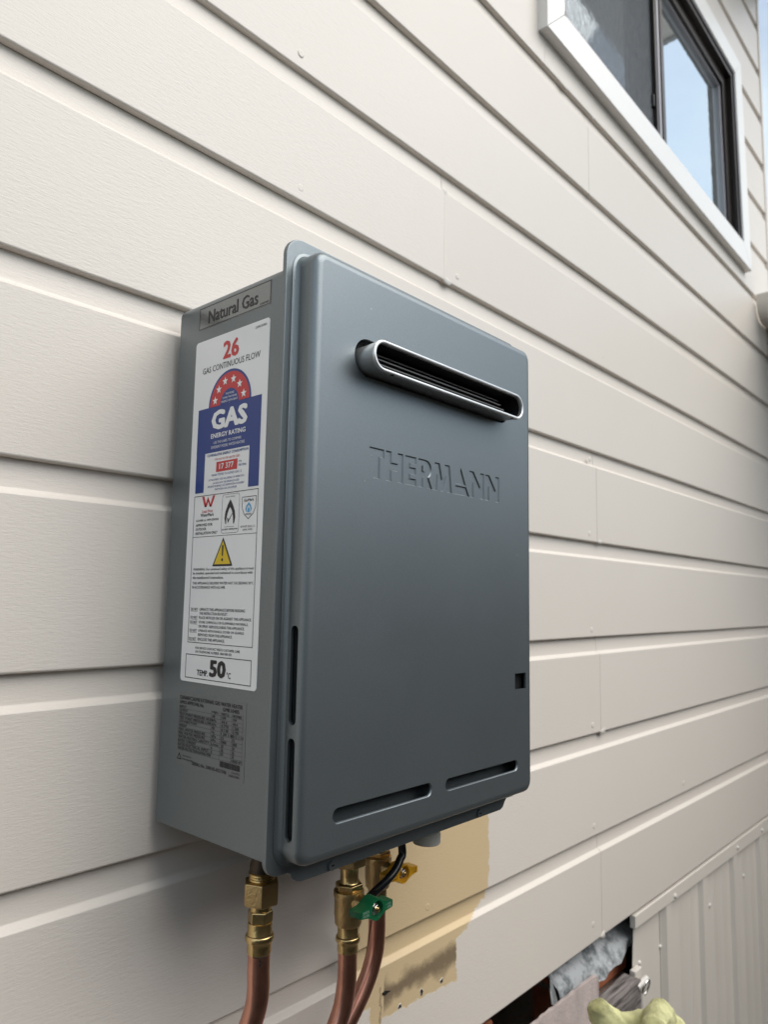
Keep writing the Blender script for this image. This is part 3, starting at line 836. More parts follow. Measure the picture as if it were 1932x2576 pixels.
flat(red, [(61.0, 121.4), (64.4, 121.4), (68.3, 112.0), (65.4, 112.0)], P1); flat(red, [(65.4, 112.0), (68.3, 112.0), (71.6, 118.2), (69.9, 120.6)], P1); flat(red, [(69.9, 120.6), (71.6, 118.2), (74.6, 112.0), (72.2, 112.0)][:0] or [(71.6, 118.2), (70.0, 118.2), (72.6, 112.0), (75.4, 112.0)], P1); flat(red, [(72.8, 112.0), (75.6, 112.0), (80.4, 121.4), (77.2, 121.4)], P1)
text_to(red, 'Lead Free', (62.2, 77.5, 106.9, 109.6), P1, .01)
sbuild(red, 'red_print', 'ink_red', lab, 'stuff')
whi = MB()
for su, sv_ in [(74.1, 205.8), (79.0, 215.2), (87.7, 221.2), (99.6, 221.3), (108.5, 215.4), (114.6, 205.9)]:
    star = MB(); flat(star, [(su + (4.1 if k % 2 == 0 else 1.65) * math.sin(k * math.pi / 5), sv_ + (4.1 if k % 2 == 0 else 1.65) * math.cos(k * math.pi / 5)) for k in range(10)], P2); sbuild(star, 'star', 'label_white', lab)
word('GAS', (70.1, 121.2, 179.3, 196.9), P2, .050, 'label_white', lab)
word('ENERGY RATING', (70.3, 119.2, 172.1, 176.3), P2, .025, 'label_white', lab)
text_to(whi, 'USE THIS LABEL TO COMPARE', (74.7, 113.7, 167.0, 169.2), P2); text_to(whi, 'DIFFERENT MODEL WATER HEATERS', (71.3, 118.6, 162.8, 165.2), P2)
text_to(whi, 'THE MORE', (89.0, 101.0, 208.6, 210.4), P2); text_to(whi, 'STARS THE MORE', (85.0, 105.4, 205.4, 207.2), P2); text_to(whi, 'ENERGY EFFICIENT', (83.6, 106.6, 202.2, 204.0), P2)
word('17 377', (84.6, 104.8, 143.6, 148.6), P2, .02, 'label_white', lab)
sbuild(whi, 'white_print', 'label_white', lab, 'stuff')
nav = MB()
text_to(nav, 'COMPARATIVE ENERGY CONSUMPTION', (66.0, 124.0, 156.0, 158.3), P1, .02)
text_to(nav, 'MJ', (111.6, 115.2, 146.8, 148.4), P1, .01); text_to(nav, 'PER YEAR', (111.6, 121.9, 143.6, 145.4), P1, .01)
text_to(nav, 'WHEN TESTED TO AS/NZS 5263.1.2', (73.5, 116.0, 138.3, 140.2), P1)
for s_, bx in [('ACTUAL ENERGY USED WILL DEPEND ON WHERE YOU', (69.4, 119.2, 134.3, 136.0)), ('LIVE AND HOW THE APPLIANCE IS USED', (76.0, 113.1, 131.2, 132.9)), ('APPLIANCE RUNNING COST INFORMATION IS AVAILABLE', (68.4, 120.0, 128.5, 130.2)), ('FROM YOUR LOCAL GAS SUPPLIER', (79.4, 110.1, 125.6, 127.3))]:
    text_to(nav, s_, bx, P1)
sbuild(nav, 'blue_print', 'ink_blue', lab, 'stuff')
blk = MB()
text_to(blk, '20803080', (127.0, 142.0, 259.2, 261.2), P1); word('GAS CONTINUOUS FLOW', (53.1, 135.1, 233.4, 239.0), P1, .003, 'ink_black', lab)
def frame_line(mb, x0, x1, z0, z1, t, pl):
    flat(mb, [(x0, z0), (x1, z0), (x1, z0 + t), (x0, z0 + t)], pl); flat(mb, [(x0, z1 - t), (x1, z1 - t), (x1, z1), (x0, z1)], pl)
    flat(mb, [(x0, z0 + t), (x0 + t, z0 + t), (x0 + t, z1 - t), (x0, z1 - t)], pl); flat(mb, [(x1 - t, z0 + t), (x1, z0 + t), (x1, z1 - t), (x1 - t, z1 - t)], pl)
frame_line(blk, 49.3, 139.4, -5.3, 122.4, .55, P1); flat(blk, [(49.8, 85.8), (138.9, 85.8), (138.9, 86.2), (49.8, 86.2)], P1)
frame_line(blk, 47.8, 138.9, -35.3, -15.0, .65, P1)
for s_, bx, b_ in [('WaterMark', (59.7, 79.6, 103.6, 106.4), .015), ('AS3498 Lic WM-050506', (53.2, 86.9, 99.5, 101.5), .012), ('APPROVED FOR', (53.3, 78.1, 95.2, 97.6), .02), ('OUTDOOR', (53.4, 69.2, 91.7, 94.0), .02), ('INSTALLATION ONLY', (53.5, 85.9, 88.0, 90.4), .02),
                   ('DO NOT REMOVE', (95.8, 108.4, 117.9, 119.0), 0), ('AUSTRALIAN GAS', (95.6, 108.4, 92.6, 93.5), 0), ('GAS SAFETY CERTIFICATION', (91.8, 113.4, 90.2, 91.5), .02),
                   ('GasMark', (121.0, 134.0, 112.6, 115.0), .015), ('APPROVED', (123.1, 131.6, 101.3, 102.8), .015), ('AS/NZS 5263.1.2', (117.4, 136.6, 91.2, 92.8), 0), ('GMK10405', (120.3, 133.3, 88.6, 90.2), 0),
                   ('WARNING: For continued safety of this appliance it must', (52.6, 137.4, 56.1, 58.9), .012), ('be installed, operated and maintained in accordance with', (52.5, 135.7, 52.7, 55.5), .012), ("the manufacturer's instructions.", (52.5, 97.2, 49.4, 52.0), .012),
                   ('THIS APPLIANCE DELIVERS WATER NOT EXCEEDING 50\u00b0C', (52.4, 137.5, 44.7, 47.0), .012), ('IN ACCORDANCE WITH AS 3498.', (52.4, 100.3, 41.1, 43.4), .012),
                   ('DO NOT', (52.2, 62.6, 22.2, 24.6), .012), ('OPERATE THIS APPLIANCE BEFORE READING', (64.9, 128.2, 22.2, 24.6), .012), ('THE INSTRUCTION BOOKLET.', (64.9, 105.2, 18.8, 21.2), .012),
                   ('DO NOT', (51.9, 62.4, 15.3, 17.6), .012), ('PLACE ARTICLES ON OR AGAINST THIS APPLIANCE.', (64.7, 137.0, 15.3, 17.6), .012), ('DO NOT', (51.8, 62.3, 11.3, 13.6), .012), ('STORE CHEMICALS OR FLAMMABLE MATERIALS,', (64.6, 132.7, 11.3, 13.6), .012),
                   ('OR SPRAY AEROSOLS NEAR THIS APPLIANCE.', (64.6, 128.4, 7.9, 10.2), .012), ('DO NOT', (51.6, 62.1, 4.1, 6.4), .012), ('OPERATE WITH PANELS, COVER OR GUARDS', (64.5, 127.7, 4.1, 6.4), .012), ('REMOVED FROM THIS APPLIANCE.', (64.5, 112.6, .7, 3.0), .012),
                   ('DO NOT', (51.3, 61.9, -3.1, -.7), .012), ('ENCLOSE THIS APPLIANCE.', (64.2, 102.4, -3.1, -.7), .012), ('FOR SERVICE CONTACT REECE CUSTOMER CARE', (61.3, 123.5, -10.3, -8.3), .01), ('ON TELEPHONE NUMBER 1800 080 055', (61.3, 112.9, -13.4, -11.4), .01),
                   ]:
    text_to(blk, s_, bx, P1, b_)
word('TEMP.', (65.1, 81.4, -32.2, -27.4), P1, .025, 'ink_black', lab); word('50', (82.9, 105.9, -32.2, -18.0), P1, .05, 'ink_black', lab); word('\u00b0C', (106.9, 112.8, -31.8, -26.6), P1, .02, 'ink_black', lab)
for z in (21.5, 14.6, 10.6, 3.4, -3.8):
    flat(blk, [(52, z), (62.4, z), (62.4, z + .25), (52, z + .25)], P1)
# gas safety mark: flame outline with a tick, in a rounded frame
def curve_poly(mb, outer, inner, pl):
    n = min(len(outer), len(inner))
    for k in range(n - 1):
        flat(mb, [outer[k], outer[k + 1], inner[k + 1], inner[k]], pl)
fo1 = [(96.6, 95.4), (95.2, 100.5), (96.0, 106.0), (98.8, 111.4), (102.4, 116.2), (106.0, 111.4), (109.0, 106.0), (109.9, 100.5), (108.7, 95.4)]
fi1 = [(97.6, 95.4), (97.8, 100.0), (99.0, 104.2), (100.6, 107.4), (102.4, 109.6), (104.4, 107.4), (106.0, 104.2), (107.0, 100.0), (107.2, 95.4)]
curve_poly(blk, fo1, fi1, P1)
flat(blk, [(98.6, 100.2), (99.8, 100.8), (100.6, 98.6), (100.0, 96.0)], P1); flat(blk, [(100.0, 96.0), (100.6, 98.6), (106.6, 105.4), (106.3, 104.2)], P1)
rr1, rr2 = rrect(90.9, 115.0, 87.6, 120.8, 3, 4), rrect(91.2, 114.7, 87.9, 120.5, 2.7, 4)
curve_poly(blk, rr1 + rr1[:1], rr2 + rr2[:1], P1)
sh1 = [(118.2, 116.8), (118.6, 107.5), (121.5, 102.0), (127.4, 97.8), (133.6, 102.0), (136.8, 107.5), (137.2, 116.8), (118.2, 116.8)]
sh2 = [(118.7, 116.3), (119.1, 107.7), (121.9, 102.4), (127.4, 98.5), (133.2, 102.4), (136.3, 107.7), (136.7, 116.3), (118.7, 116.3)]
curve_poly(blk, sh1, sh2, P1)
flat(blk, [(94.7, 84.4), (80.6, 60.2), (82.2, 60.0), (107.0, 60.0), (108.8, 60.2)], P1)
flat(blk, [(93.7, 77.2), (93.9, 68.6), (95.5, 68.6), (95.9, 77.2), (94.8, 78.2)], P3); flat(blk, [(94.7 + 1.3 * math.cos(k * math.pi / 5), 65.4 + 1.3 * math.sin(k * math.pi / 5)) for k in range(10)], P3)
sbuild(blk, 'black_print', 'ink_black', lab, 'stuff')
yel = MB(); flat(yel, [(94.7, 81.6), (83.3, 61.7), (106.1, 61.7)], P2); sbuild(yel, 'warning_triangle', 'ink_yellow', lab)
cya = MB()
curve_poly(cya, [(125.0, 103.8), (123.2, 106.0), (124.2, 109.0), (127.4, 112.0), (130.4, 109.0), (131.6, 106.0), (129.8, 103.8)], [(125.6, 103.8), (124.8, 106.0), (125.6, 108.0), (127.4, 109.8), (129.2, 108.0), (130.0, 106.0), (129.2, 103.8)], P1)
flat(cya, [(126.2, 103.6), (126.0, 106.2), (127.4, 108.2), (128.8, 106.2), (128.6, 103.6)], P1)
sbuild(cya, 'blue_flame_mark', 'ink_cyan', lab)

# clear natural gas sticker
ng = MB().loft([[(XBL + .0001, -u / 1000, v / 1000) for u, v in rrect(43.0, 146.2, 276.5, 298.0, .8, 3)], [(XBL - .0002, -u / 1000, v / 1000) for u, v in rrect(43.0, 146.2, 276.5, 298.0, .8, 3)]]).build('gas_type_sticker', 'clear_film', heater)
ngk = MB(); frame_line(ngk, 43.6, 145.6, 277.2, 297.4, .5, P1); word('Natural Gas', (57.5, 129.0, 280.6, 292.8), P1, .018, 'ink_black', ng); text_to(ngk, '20407485', (131.4, 143.6, 278.6, 280.4), P1)
sbuild(ngk, 'black_print', 'ink_black', ng, 'stuff')

# dull data plate sticker
spx = MB().loft([[(XBL + .0001, -u / 1000, v / 1000) for u, v in rrect(39.2, 134.6, -109.8, -48.2, .8, 3)], [(XBL - .0002, -u / 1000, v / 1000) for u, v in rrect(39.2, 134.6, -109.8, -48.2, .8, 3)]]).build('data_sticker', 'spec_film', heater)
sp = MB(); zl = -54.3
text_to(sp, 'S26N60S/C26LP60 EXTERNAL GAS WATER HEATER', (42, 130, -54.0, -50.8), P1, .015)
text_to(sp, 'APMO APPROVAL No.', (42, 78, -58.0, -54.9), P1, .015); text_to(sp, 'GMK10405', (104, 126, -58.0, -54.9), P1, .015)
tab = [('INPUT', 'MJ/h', 'NAT.G', 'PROPANE'), ('OUTPUT', 'kW', '199', '199'), ('TEST POINT PRESSURE HIGH', 'kPa', '44.4', '44.4'), ('TEST POINT PRESSURE LOW', 'kPa', '0.770', '1.260'), ('GAS INJECTORS', 'mm', '0.130', '0.190'), ('WEIGHT', 'kg', '1.50 1.80', '1.12 1.15'), ('MAX. WATER PRESSURE', 'kPa', '15', '15'), ('MIN. WATER PRESSURE', 'kPa', '1000', '1000'), ('WATER HEATING CAPACITY', 'L/min', '20', '20'), ('RATED CURRENT', 'A', '26', '26'), ('RATED ELECTRICAL INPUT', 'W', '55', '55'), ('WATER PROTECTION RATING IPX4', '', '', 'RAISED 40\u00b0C')]
z = -61.4
for a_, b_, c_, d_ in tab:
    text_to(sp, a_, (42, 42 + min(48, 2.05 * len(a_)), z, z + 2.3), P1, .012)
    if b_: text_to(sp, b_, (90, 90 + 2.0 * len(b_), z, z + 2.2), P1, .012)
    if c_: text_to(sp, c_, (103, 103 + 1.9 * len(c_), z, z + 2.3), P1, .012)
    if d_: text_to(sp, d_, (118, 118 + 1.6 * min(9, len(d_)), z, z + 2.3), P1, .012)
    flat(sp, [(41, z - .5), (131, z - .5), (131, z - .35), (41, z - .35)], P1)
    z -= 3.15
for u in (88.5, 101.5, 116.5, 131): flat(sp, [(u, -96.6), (u + .2, -96.6), (u + .2, -58.4), (u, -58.4)], P1)
k_ = 103.0
while k_ < 129:
    t_ = random.choice((.5, .7, 1.1)); flat(sp, [(k_, -101.8), (k_ + t_, -101.8), (k_ + t_, -97.2), (k_, -97.2)], P1); k_ += t_ + random.choice((.3, .45))
text_to(sp, 'SERIAL No. 2005.05-8521346', (64, 112, -106.4, -103.6), P1, .012); text_to(sp, 'Distributed by', (50, 63, -101.6, -100.0), P1, .01); text_to(sp, 'Reece Australia', (50, 65, -104.0, -102.4), P1, .01)
text_to(sp, 'CHOFU', (119, 129, -104.6, -103.0), P1); text_to(sp, '20803080', (115, 129, -107.4, -105.6), P1)
curve_poly(sp, [(41.4, -104.4), (45.0, -98.8), (48.6, -104.4), (41.4, -104.4)], [(42.8, -103.6), (45.0, -100.4), (47.2, -103.6), (42.8, -103.6)], P1)
sbuild(sp, 'dark_print', 'spec_ink', spx, 'stuff')

# ------------------------------------------------------------------ pipes under the heater
def hexprof(mb, cx, cy, r, z0, z1, rot=0.0, ch=.0012):
    def ring6(rr, z): return [(cx + rr * math.cos(rad(60 * k) + rot), cy + rr * math.sin(rad(60 * k) + rot), z) for k in range(6)]
    mb.loft([ring6(r * .93, z0), ring6(r, z0 + ch), ring6(r, z1 - ch), ring6(r * .93, z1)]); return mb
CU = .00925
def dirang(cx, cy): return math.atan2(cam.location.y - cy, cam.location.x - cx)

def press_end(root, cx, cy, z_top, z_bead, z_bot):
    pb = [(.0100, z_top), (.0102, z_top - .001), (.0102, z_bead + .0042), (.0106, z_bead + .0034)]
    for k in range(9):
        a = rad(90 - 22.5 * k); pb.append((.0106 + .0014 * math.cos(a), z_bead + .0030 * math.sin(a)))
    pb += [(.0103, z_bead - .0038), (.0101, z_bead - .006), (.0101, z_bot + .0012), (.0098, z_bot), (.0092, z_bot)]
    return MB().lathe(cx, cy, pb, 32).build('press_fitting', 'brass', root, smooth=35)

# hot water outlet, leftmost
hx, hy = -.128, -.106
hot = tag(empty('hot_water_pipe'), 'copper pipe with a big brass hex nut, leftmost of the three pipes', 'pipe')
MB().lathe(hx, hy, [(.0075, BB + .002), (.0075, -.178), (.0100, -.186), (.0104, -.194), (.0098, -.194)], 28).build('inlet_stub', 'brass_dark', hot, smooth=35)
th = [(.0098, -.1915)]
for k in range(6):
    z = -.1925 - k * .0019; th += [(.0110, z), (.0104, z - .00095)]
th += [(.0102, -.2040)]
MB().lathe(hx, hy, th, 32).build('thread', 'brass', hot, smooth=20)
hexprof(MB(), hx, hy, .0158, -.2175, -.1990, dirang(hx, hy) + .05).build('hex_nut', 'brass_cast', hot, bevel=.0006)
MB().lathe(hx, hy, [(.0086, -.2170), (.0088, -.2215), (.0086, -.2230)], 28).build('neck', 'brass', hot, smooth=35)
hexprof(MB(), hx, hy, .0106, -.2325, -.2225, dirang(hx, hy) + .35).build('hex_collar', 'brass', hot, bevel=.0005)
press_end(hot, hx, hy, -.2320, -.2440, -.2560)
hp = [(hx, hy, -.2545), (hx, hy, -.270), (hx + .0003, hy - .0003, -.285), (hx - .0015, hy + .0005, -.300), (hx - .008, hy + .004, -.320), (hx - .020, hy + .012, -.342), (hx - .034, hy + .022, -.360), (hx - .050, hy + .034, -.400), (hx - .055, hy + .045, -.48)]
MB().tube(spline(hp, 6), CU, 24).build('copper_tube', 'copper', hot, smooth=60)
def pen(path, parent):
    MB().tube(path, .00035, 6).build('pen_mark', 'ink_black', parent)
da = dirang(hx, hy)
def oncu(cx, cy, ang, z, r=CU + .0001): return (cx + r * math.cos(ang), cy + r * math.sin(ang), z)
pen([oncu(hx, hy, da + .55 - t * 1.1, -.2566) for t in [k / 10 for k in range(11)]], hot)
pen([oncu(hx, hy, da + .10, -.2575), oncu(hx, hy, da + .12, -.2632)], hot); pen([oncu(hx, hy, da + .10, -.2585), oncu(hx, hy, da + .32, -.2605), oncu(hx, hy, da + .12, -.2632)], hot)

# cold water inlet with the green handle
kx, ky = -.004, -.088
cold = tag(empty('cold_water_pipe'), 'copper pipe with a brass ball valve and green handle under the heater', 'pipe')
hexprof(MB(), kx, ky, .0158, -.2220, -.1900, dirang(kx, ky) + .30).build('hex_nut', 'brass_cast', cold, bevel=.0006)
MB().lathe(kx, ky, [(.0100, BB + .002), (.0100, -.191)], 24).build('inlet_stub', 'brass', cold, smooth=35)
MB().lathe(kx, ky, [(.0092, -.2215), (.0093, -.2230), (.0088, -.2245), (.0088, -.2360), (.0095, -.2372)], 28).build('neck', 'brass', cold, smooth=35)
def ball_valve(root, cx, cy, zt, zb, hz, hat, hmat, word):
    hexprof(MB(), cx, cy, .0138, zt - .0062, zt, dirang(cx, cy) + .25).build('hex_collar', 'brass', root, bevel=.0005)
    prof_ = [(.0128, zt - .0060), (.0146, zt - .0068), (.0149, zt - .0085), (.0149, zt - .0115), (.0143, zt - .0130), (.0139, zt - .0150), (.0139, zb + .010), (.0133, zb + .0080), (.0131, zb + .002), (.0118, zb), (.0100, zb)]
    vb_ = MB().lathe(cx, cy, prof_, 32).build('valve_body', 'brass_cast', root, smooth=35)
    # stem towards the front
    loops_ = []
    for r_, y_ in ((.0085, cy - .006), (.0080, cy - .016), (.0066, cy - .020), (.0066, cy - .026)):
        loops_.append([(cx + r_ * math.cos(2 * math.pi * k / 20), y_, hz + r_ * math.sin(2 * math.pi * k / 20)) for k in range(20)])
    MB().loft(loops_).build('valve_stem', 'brass_cast', vb_, smooth=40)
    # butterfly handle
    yb, yf = cy - .0235, cy - .0375
    hd = MB()
    def outline(s_, w_):
        o = []
        R0 = .0098 * s_
        for a in range(48):
            t = 2 * math.pi * a / 48; c_, s2 = math.cos(t), math.sin(t)
            # wing height blends from hub to tip
            if abs(c_) > .74:
                u = (abs(c_) - .74) / .26
                x = math.copysign(.0083 + u * (w_ - .0083), c_) if False else math.copysign(R0 * .85 + (w_ - R0 * .85) * min(1, u * 1.6), c_)
                zz = s2 / math.sin(math.acos(.74)) * .0046 if u < .62 else math.copysign(1, s2) * max(0, (1 - (u - .62) / .38)) * .0036
                o.append((x, zz))
            else:
                o.append((R0 * c_, R0 * s2))
        return o
    ob = outline(1.0, .0225); of_ = outline(.96, .0215)
    hd.loft([[(cx + u, yb, hz + v) for u, v in outline(1.03, .0235)], [(cx + u, yf + .0012, hz + v) for u, v in ob], [(cx + u, yf, hz + v) for u, v in of_], [(cx + .0078 * math.cos(2 * math.pi * k / 48), yf, hz + .0078 * math.sin(2 * math.pi * k / 48)) for k in range(48)],
             [(cx + .0074 * math.cos(2 * math.pi * k / 48), yf + .0055, hz + .0074 * math.sin(2 * math.pi * k / 48)) for k in range(48)]])
    h_ = hd.build('handle', hmat, root, smooth=40)
    nl = []
    MB().loft([[(cx + r_ * math.cos(2 * math.pi * k / 20), y_, hz + r_ * math.sin(2 * math.pi * k / 20)) for k in range(20)] for r_, y_ in ((.0058, yf + .0056), (.0058, yf + .0040), (.0052, yf + .0036))]).build('washer', 'chrome', h_, smooth=30)
    MB().loft([[(cx + r_ * math.cos(2 * math.pi * k / 6 + .3), y_, hz + r_ * math.sin(2 * math.pi * k / 6 + .3)) for k in range(6)] for r_, y_ in ((.0044, yf + .0036), (.0044, yf + .0010), (.0039, yf + .0005))]).build('nut', 'chrome', h_, bevel=.0002)
    MB().loft([[(cx + r_ * math.cos(2 * math.pi * k / 14), y_, hz + r_ * math.sin(2 * math.pi * k / 14)) for k in range(14)] for r_, y_ in ((.0022, yf + .0005), (.0021, yf - .0012), (.0014, yf - .0017))]).build('stem_end', 'brass', h_, smooth=40)
    tx = MB(); pl = lambda u, v: (cx + u / 1000, yf - .00015, hz + v / 1000)
    text_to(tx, word[0], (-19.8, -11.2, .4, 2.6), pl, .01); text_to(tx, word[1], (-19.8, -11.2, -2.6, -.5), pl, .01)
    text_to(tx, word[2], (11.4, 19.2, .4, 2.3), pl, .01); text_to(tx, word[3], (11.4, 19.2, -2.4, -.5), pl, .01)
    tag(tx.build('print', hat, h_), kind='stuff')
M['print_green'] = pmat('pale_print', (0.30, 0.42, 0.34), .4); M['print_yellow'] = pmat('brown_print', (0.22, 0.09, 0.01), .4)
ball_valve(cold, kx, ky, -.2375, -.2760, -.2525, 'print_green', 'green', ('ZETCO', 'WATER', '+ 15K', '- 2TB'))
press_end(cold, kx, ky, -.2755, -.2885, -.3000)
cp = [(kx, ky, -.299), (kx, ky, -.320), (kx - .0005, ky + .0005, -.332), (kx - .0045, ky + .001, -.350), (kx - .014, ky + .002, -.368), (kx - .028, ky + .003, -.386), (kx - .046, ky + .004, -.404), (kx - .066, ky + .006, -.430), (kx - .078, ky + .006, -.50)]
MB().tube(spline(cp, 6), CU, 24).build('copper_tube', 'copper', cold, smooth=60)

# gas inlet with the yellow handle
gx, gy = .0765, -.053
gas = tag(empty('gas_pipe'), 'copper pipe with a brass ball valve and yellow handle, nearest the wall', 'pipe')
MB().lathe(gx, gy, [(.0100, BB + .002), (.0100, -.205), (.0106, -.206), (.0106, -.228), (.0098, -.2335)], 28).build('inlet_stub', 'brass', gas, smooth=35)
ball_valve(gas, gx, gy, -.2330, -.2720, -.2495, 'print_yellow', 'yellow', ('ZETCO', 'GAS', '+ 15', '- 2TB'))
MB().lathe(gx, gy, [(.0100, -.2715), (.0102, -.2725), (.0102, -.2830), (.0098, -.2840), (.0092, -.2840)], 28).build('press_fitting', 'brass', gas, smooth=35)
gpth = [(gx, gy, -.283), (gx, gy, -.300), (gx, gy, -.318), (gx - .002, gy, -.335), (gx - .008, gy + .0005, -.352), (gx - .018, gy + .001, -.368), (gx - .031, gy + .002, -.384), (gx - .046, gy + .004, -.402), (gx - .062, gy + .006, -.425), (gx - .072, gy + .006, -.50)]
MB().tube(spline(gpth, 6), CU, 24).build('copper_tube', 'copper', gas, smooth=60)

# ------------------------------------------------------------------ power cable
cab = tag(empty('power_cable'), 'black power cable hanging from the underside of the heater', 'cable')
R3 = cam.rotation_euler.to_matrix()
def at(u, v, d):
    return cam.location + R3 @ Vector(((u - 966) / 1860.12, -(v - 1288) / 1860.12, -1)) * d
kp = [(.064, -.085, BB + .003), (.0655, -.086, -.185), at(1012, 2135, .772), at(1006, 2162, .766), at(994, 2188, .758), at(975, 2212, .750), at(950, 2236, .746), at(925, 2260, .748), at(905, 2290, .760), at(893, 2340, .785), at(888, 2420, .82), at(886, 2500, .85), at(882, 2540, .86), at(874, 2590, .87), at(866, 2700, .88)]
MB().tube(spline(kp, 8), .0042, 16).build('cable_sheath', 'cable', cab, smooth=60)

# ------------------------------------------------------------------ opening under the wall
def brick_pier(name, label, x0, x1, y0, y1, ztop, ncourse):
    root = tag(empty(name), label, 'pier')
    MB().box((x0 + .004, y0 + .004, GZ), (x1 - .004, y1 - .004, ztop - .002)).build('mortar', 'mortar', root)
    base = None
    for c in range(ncourse):
        zt1 = ztop - c * .086; zb1 = zt1 - .076
        x = x0 - (.06 if c % 2 else 0)
        while x < x1 - .02:
            a_, b_ = max(x, x0), min(x + .23, x1)
            if b_ - a_ > .03:
                j = random.uniform(-.0015, .0015)
                MB().box((a_, y0 + j, zb1), (b_, min(y1, y0 + .11), zt1)).build('brick', 'brick', root, bevel=.003)
            x += .24
    return root
brick_pier('brick_pier', 'red brick pier under the crumpled metal flashing, below the wall', .755, .923, .050, .38, -.592, 7)
brick_pier('brick_pier', 'red brick pier mostly out of frame at the bottom, left of the concrete slab', .10, .530, .100, .30, -.632, 7)

# metal ant cap over the pier
fp = MB(); N_ = 14; lo = []
xa, xb = .655, .952
def flx(t): return xa + (xb - xa) * t
for t in [k / (N_ - 1) for k in range(N_)]:
    x = flx(t); wv = .004 * math.sin(t * 9) + .003 * math.sin(t * 23 + 1)
    lo.append([(x - .005, .20, -.606), (x, .098, -.604 + wv * .2), (x + .004 * t, .078, -.608 + wv * .3), (x + .010 * t, .058 - wv, -.628 + wv * .3), (x + .014 * t, .048 + wv, -.6465 + wv * .7 - .004 * math.sin(t * math.pi)),
               (x + .014 * t, .0495 + wv, -.6465 + wv * .7 - .004 * math.sin(t * math.pi)), (x + .010 * t, .0595 - wv, -.6275 + wv * .3), (x + .004 * t, .079, -.6070 + wv * .3), (x, .098, -.603 + wv * .2), (x - .005, .20, -.605)])
fp.loft([[(x - .045, y - .030, z + .035) for x, y, z in l] for l in lo])
flash = empty('metal_flashing'); tag(flash, 'crumpled galvanised metal flashing on top of the red brick pier', 'flashing')
fp.build('sheet', 'galv', flash, smooth=40)
fq = MB(); fq.loft([[(.655, .060, -.606), (.668, .052, -.646), (.640, .040, -.640), (.612, .034, -.618)], [(.655, .0612, -.6055), (.668, .0532, -.6455), (.640, .0412, -.6395), (.612, .0352, -.6175)]])
fq.v = [(x - .045, y - .020, z + .035) for x, y, z in fq.v]; fq.build('folded_corner', 'galv', flash)
ftb = MB(); ftb.loft([[(.612, .034, -.618), (.640, .040, -.640), (.606, .030, -.6250), (.596, .028, -.596)], [(.612, .0352, -.6175), (.640, .0412, -.6395), (.606, .0312, -.6245), (.596, .0292, -.5955)]]); ftb.v = [(x - .045, y - .020, z + .035) for x, y, z in ftb.v]; ftb.build('folded_tab', 'galv', flash)

# concrete slab standing in front of the opening, rough cut along the top
sl = MB(); lo = []; NS = 60
for k in range(NS + 1):
    x = -.05 + (.6575 + .05) * k / NS
    j = random.uniform(-.0012, .0012); j2 = random.uniform(-.0012, .0012)
    rnd = -.006 * max(0, (x - .650) / .0075) ** 2
    lo.append([(x, -.022, GZ), (x, -.022, -.5668 + j + rnd), (x, -.0212, -.5650 + j2 + rnd), (x, -.0168, -.5650 + j + rnd), (x, -.0160, -.5660 + rnd), (x, -.0160, GZ)])
sl.loft(lo); so_ = sl.build('concrete_slab', 'slab', None, smooth=40)
tag(so_, 'pinkish grey concrete slab standing upright below the wall, left of the glove', 'slab')

# grey timber
tb_ = MB(); tb_.box((.662, -.0145, GZ), (.842, .0186, -.640)); to = tb_.build('timber_board', 'timber', None, bevel=.002)
tag(to, 'weathered grey timber board between the concrete slab and the metal panel', 'timber')

# ------------------------------------------------------------------ ribbed metal panel at lower right
pan = tag(empty('access_door'), 'cream ribbed metal access door with a bolt latch under the wall at lower right', 'door')
prof_ = []; px0 = .873; PY = .010
ribs = [1.020, 1.230, 1.446, 1.662, 1.878, 2.094, 2.310]
prof_.append((px0, PY)); prof_.append((.990, PY))
for r_ in ribs:
    prof_ += [(r_ - .021, PY), (r_ - .013, PY - .009), (r_ + .013, PY - .009), (r_ + .021, PY)]
    for m_ in (.075, .140):
        prof_ += [(r_ + m_ - .006, PY), (r_ + m_ - .002, PY - .0016), (r_ + m_ + .002, PY - .0016), (r_ + m_ + .006, PY)]
prof_ = [p for p in prof_ if p[0] < 2.5] + [(2.5, PY)]
tw = lambda x, z: x - .012 * max(0, (-.54 - z)) / .1 * (1 if x < .88 else 0)
sh = MB(); nP = len(prof_)
front = [[(tw(x, z), y, z) for x, y in prof_] for z in (-.538, -.70, GZ + .02)]
back = [[(tw(x, z), y + .0012, z) for x, y in prof_] for z in (-.538, -.70, GZ + .02)]
loops_ = [f_ + list(reversed(b_)) for f_, b_ in zip(front, back)]
sh.loft(loops_); sh.build('sheet', 'cream_plain', pan, smooth=25)
MB().box((.9905, PY - .0022, GZ + .02), (.9935, PY - .0002, -.545)).build('sheet_edge', 'cream_plain', pan)
def trimz(x): return -.5385 + .0030 * (x - .4)
tt = MB(); tt.loft([[(x, .0085, trimz(x) - .002), (x, .0085, trimz(x) - .0240 - .012 * (x - .85)), (x, -.0006, trimz(x) - .0245 - .012 * (x - .85)), (x, -.0015, trimz(x) - .0235 - .012 * (x - .85)), (x, -.0015, trimz(x) - .003), (x, -.0006, trimz(x) - .002)] for x in (.851, 2.5)])
tt.build('top_trim', 'cream_plain', pan, smooth=40)
for (x, z, y) in [(.991, -.639, PY), (.891, -.637, PY), (1.046, -.5555, -.0015), (1.281, -.642, PY), (1.532, -.641, PY), (1.457, -.5540, -.0015), (1.664, -.5560, -.0015)]:
    MB().loft([[(x + r_ * math.cos(2 * math.pi * k / 12), y - h, z + r_ * math.sin(2 * math.pi * k / 12)) for k in range(12)] for r_, h in ((.0048, 0), (.0048, .0012), (.0034, .0030), (.0010, .0036))]).build('screw', 'nail', pan, smooth=40)
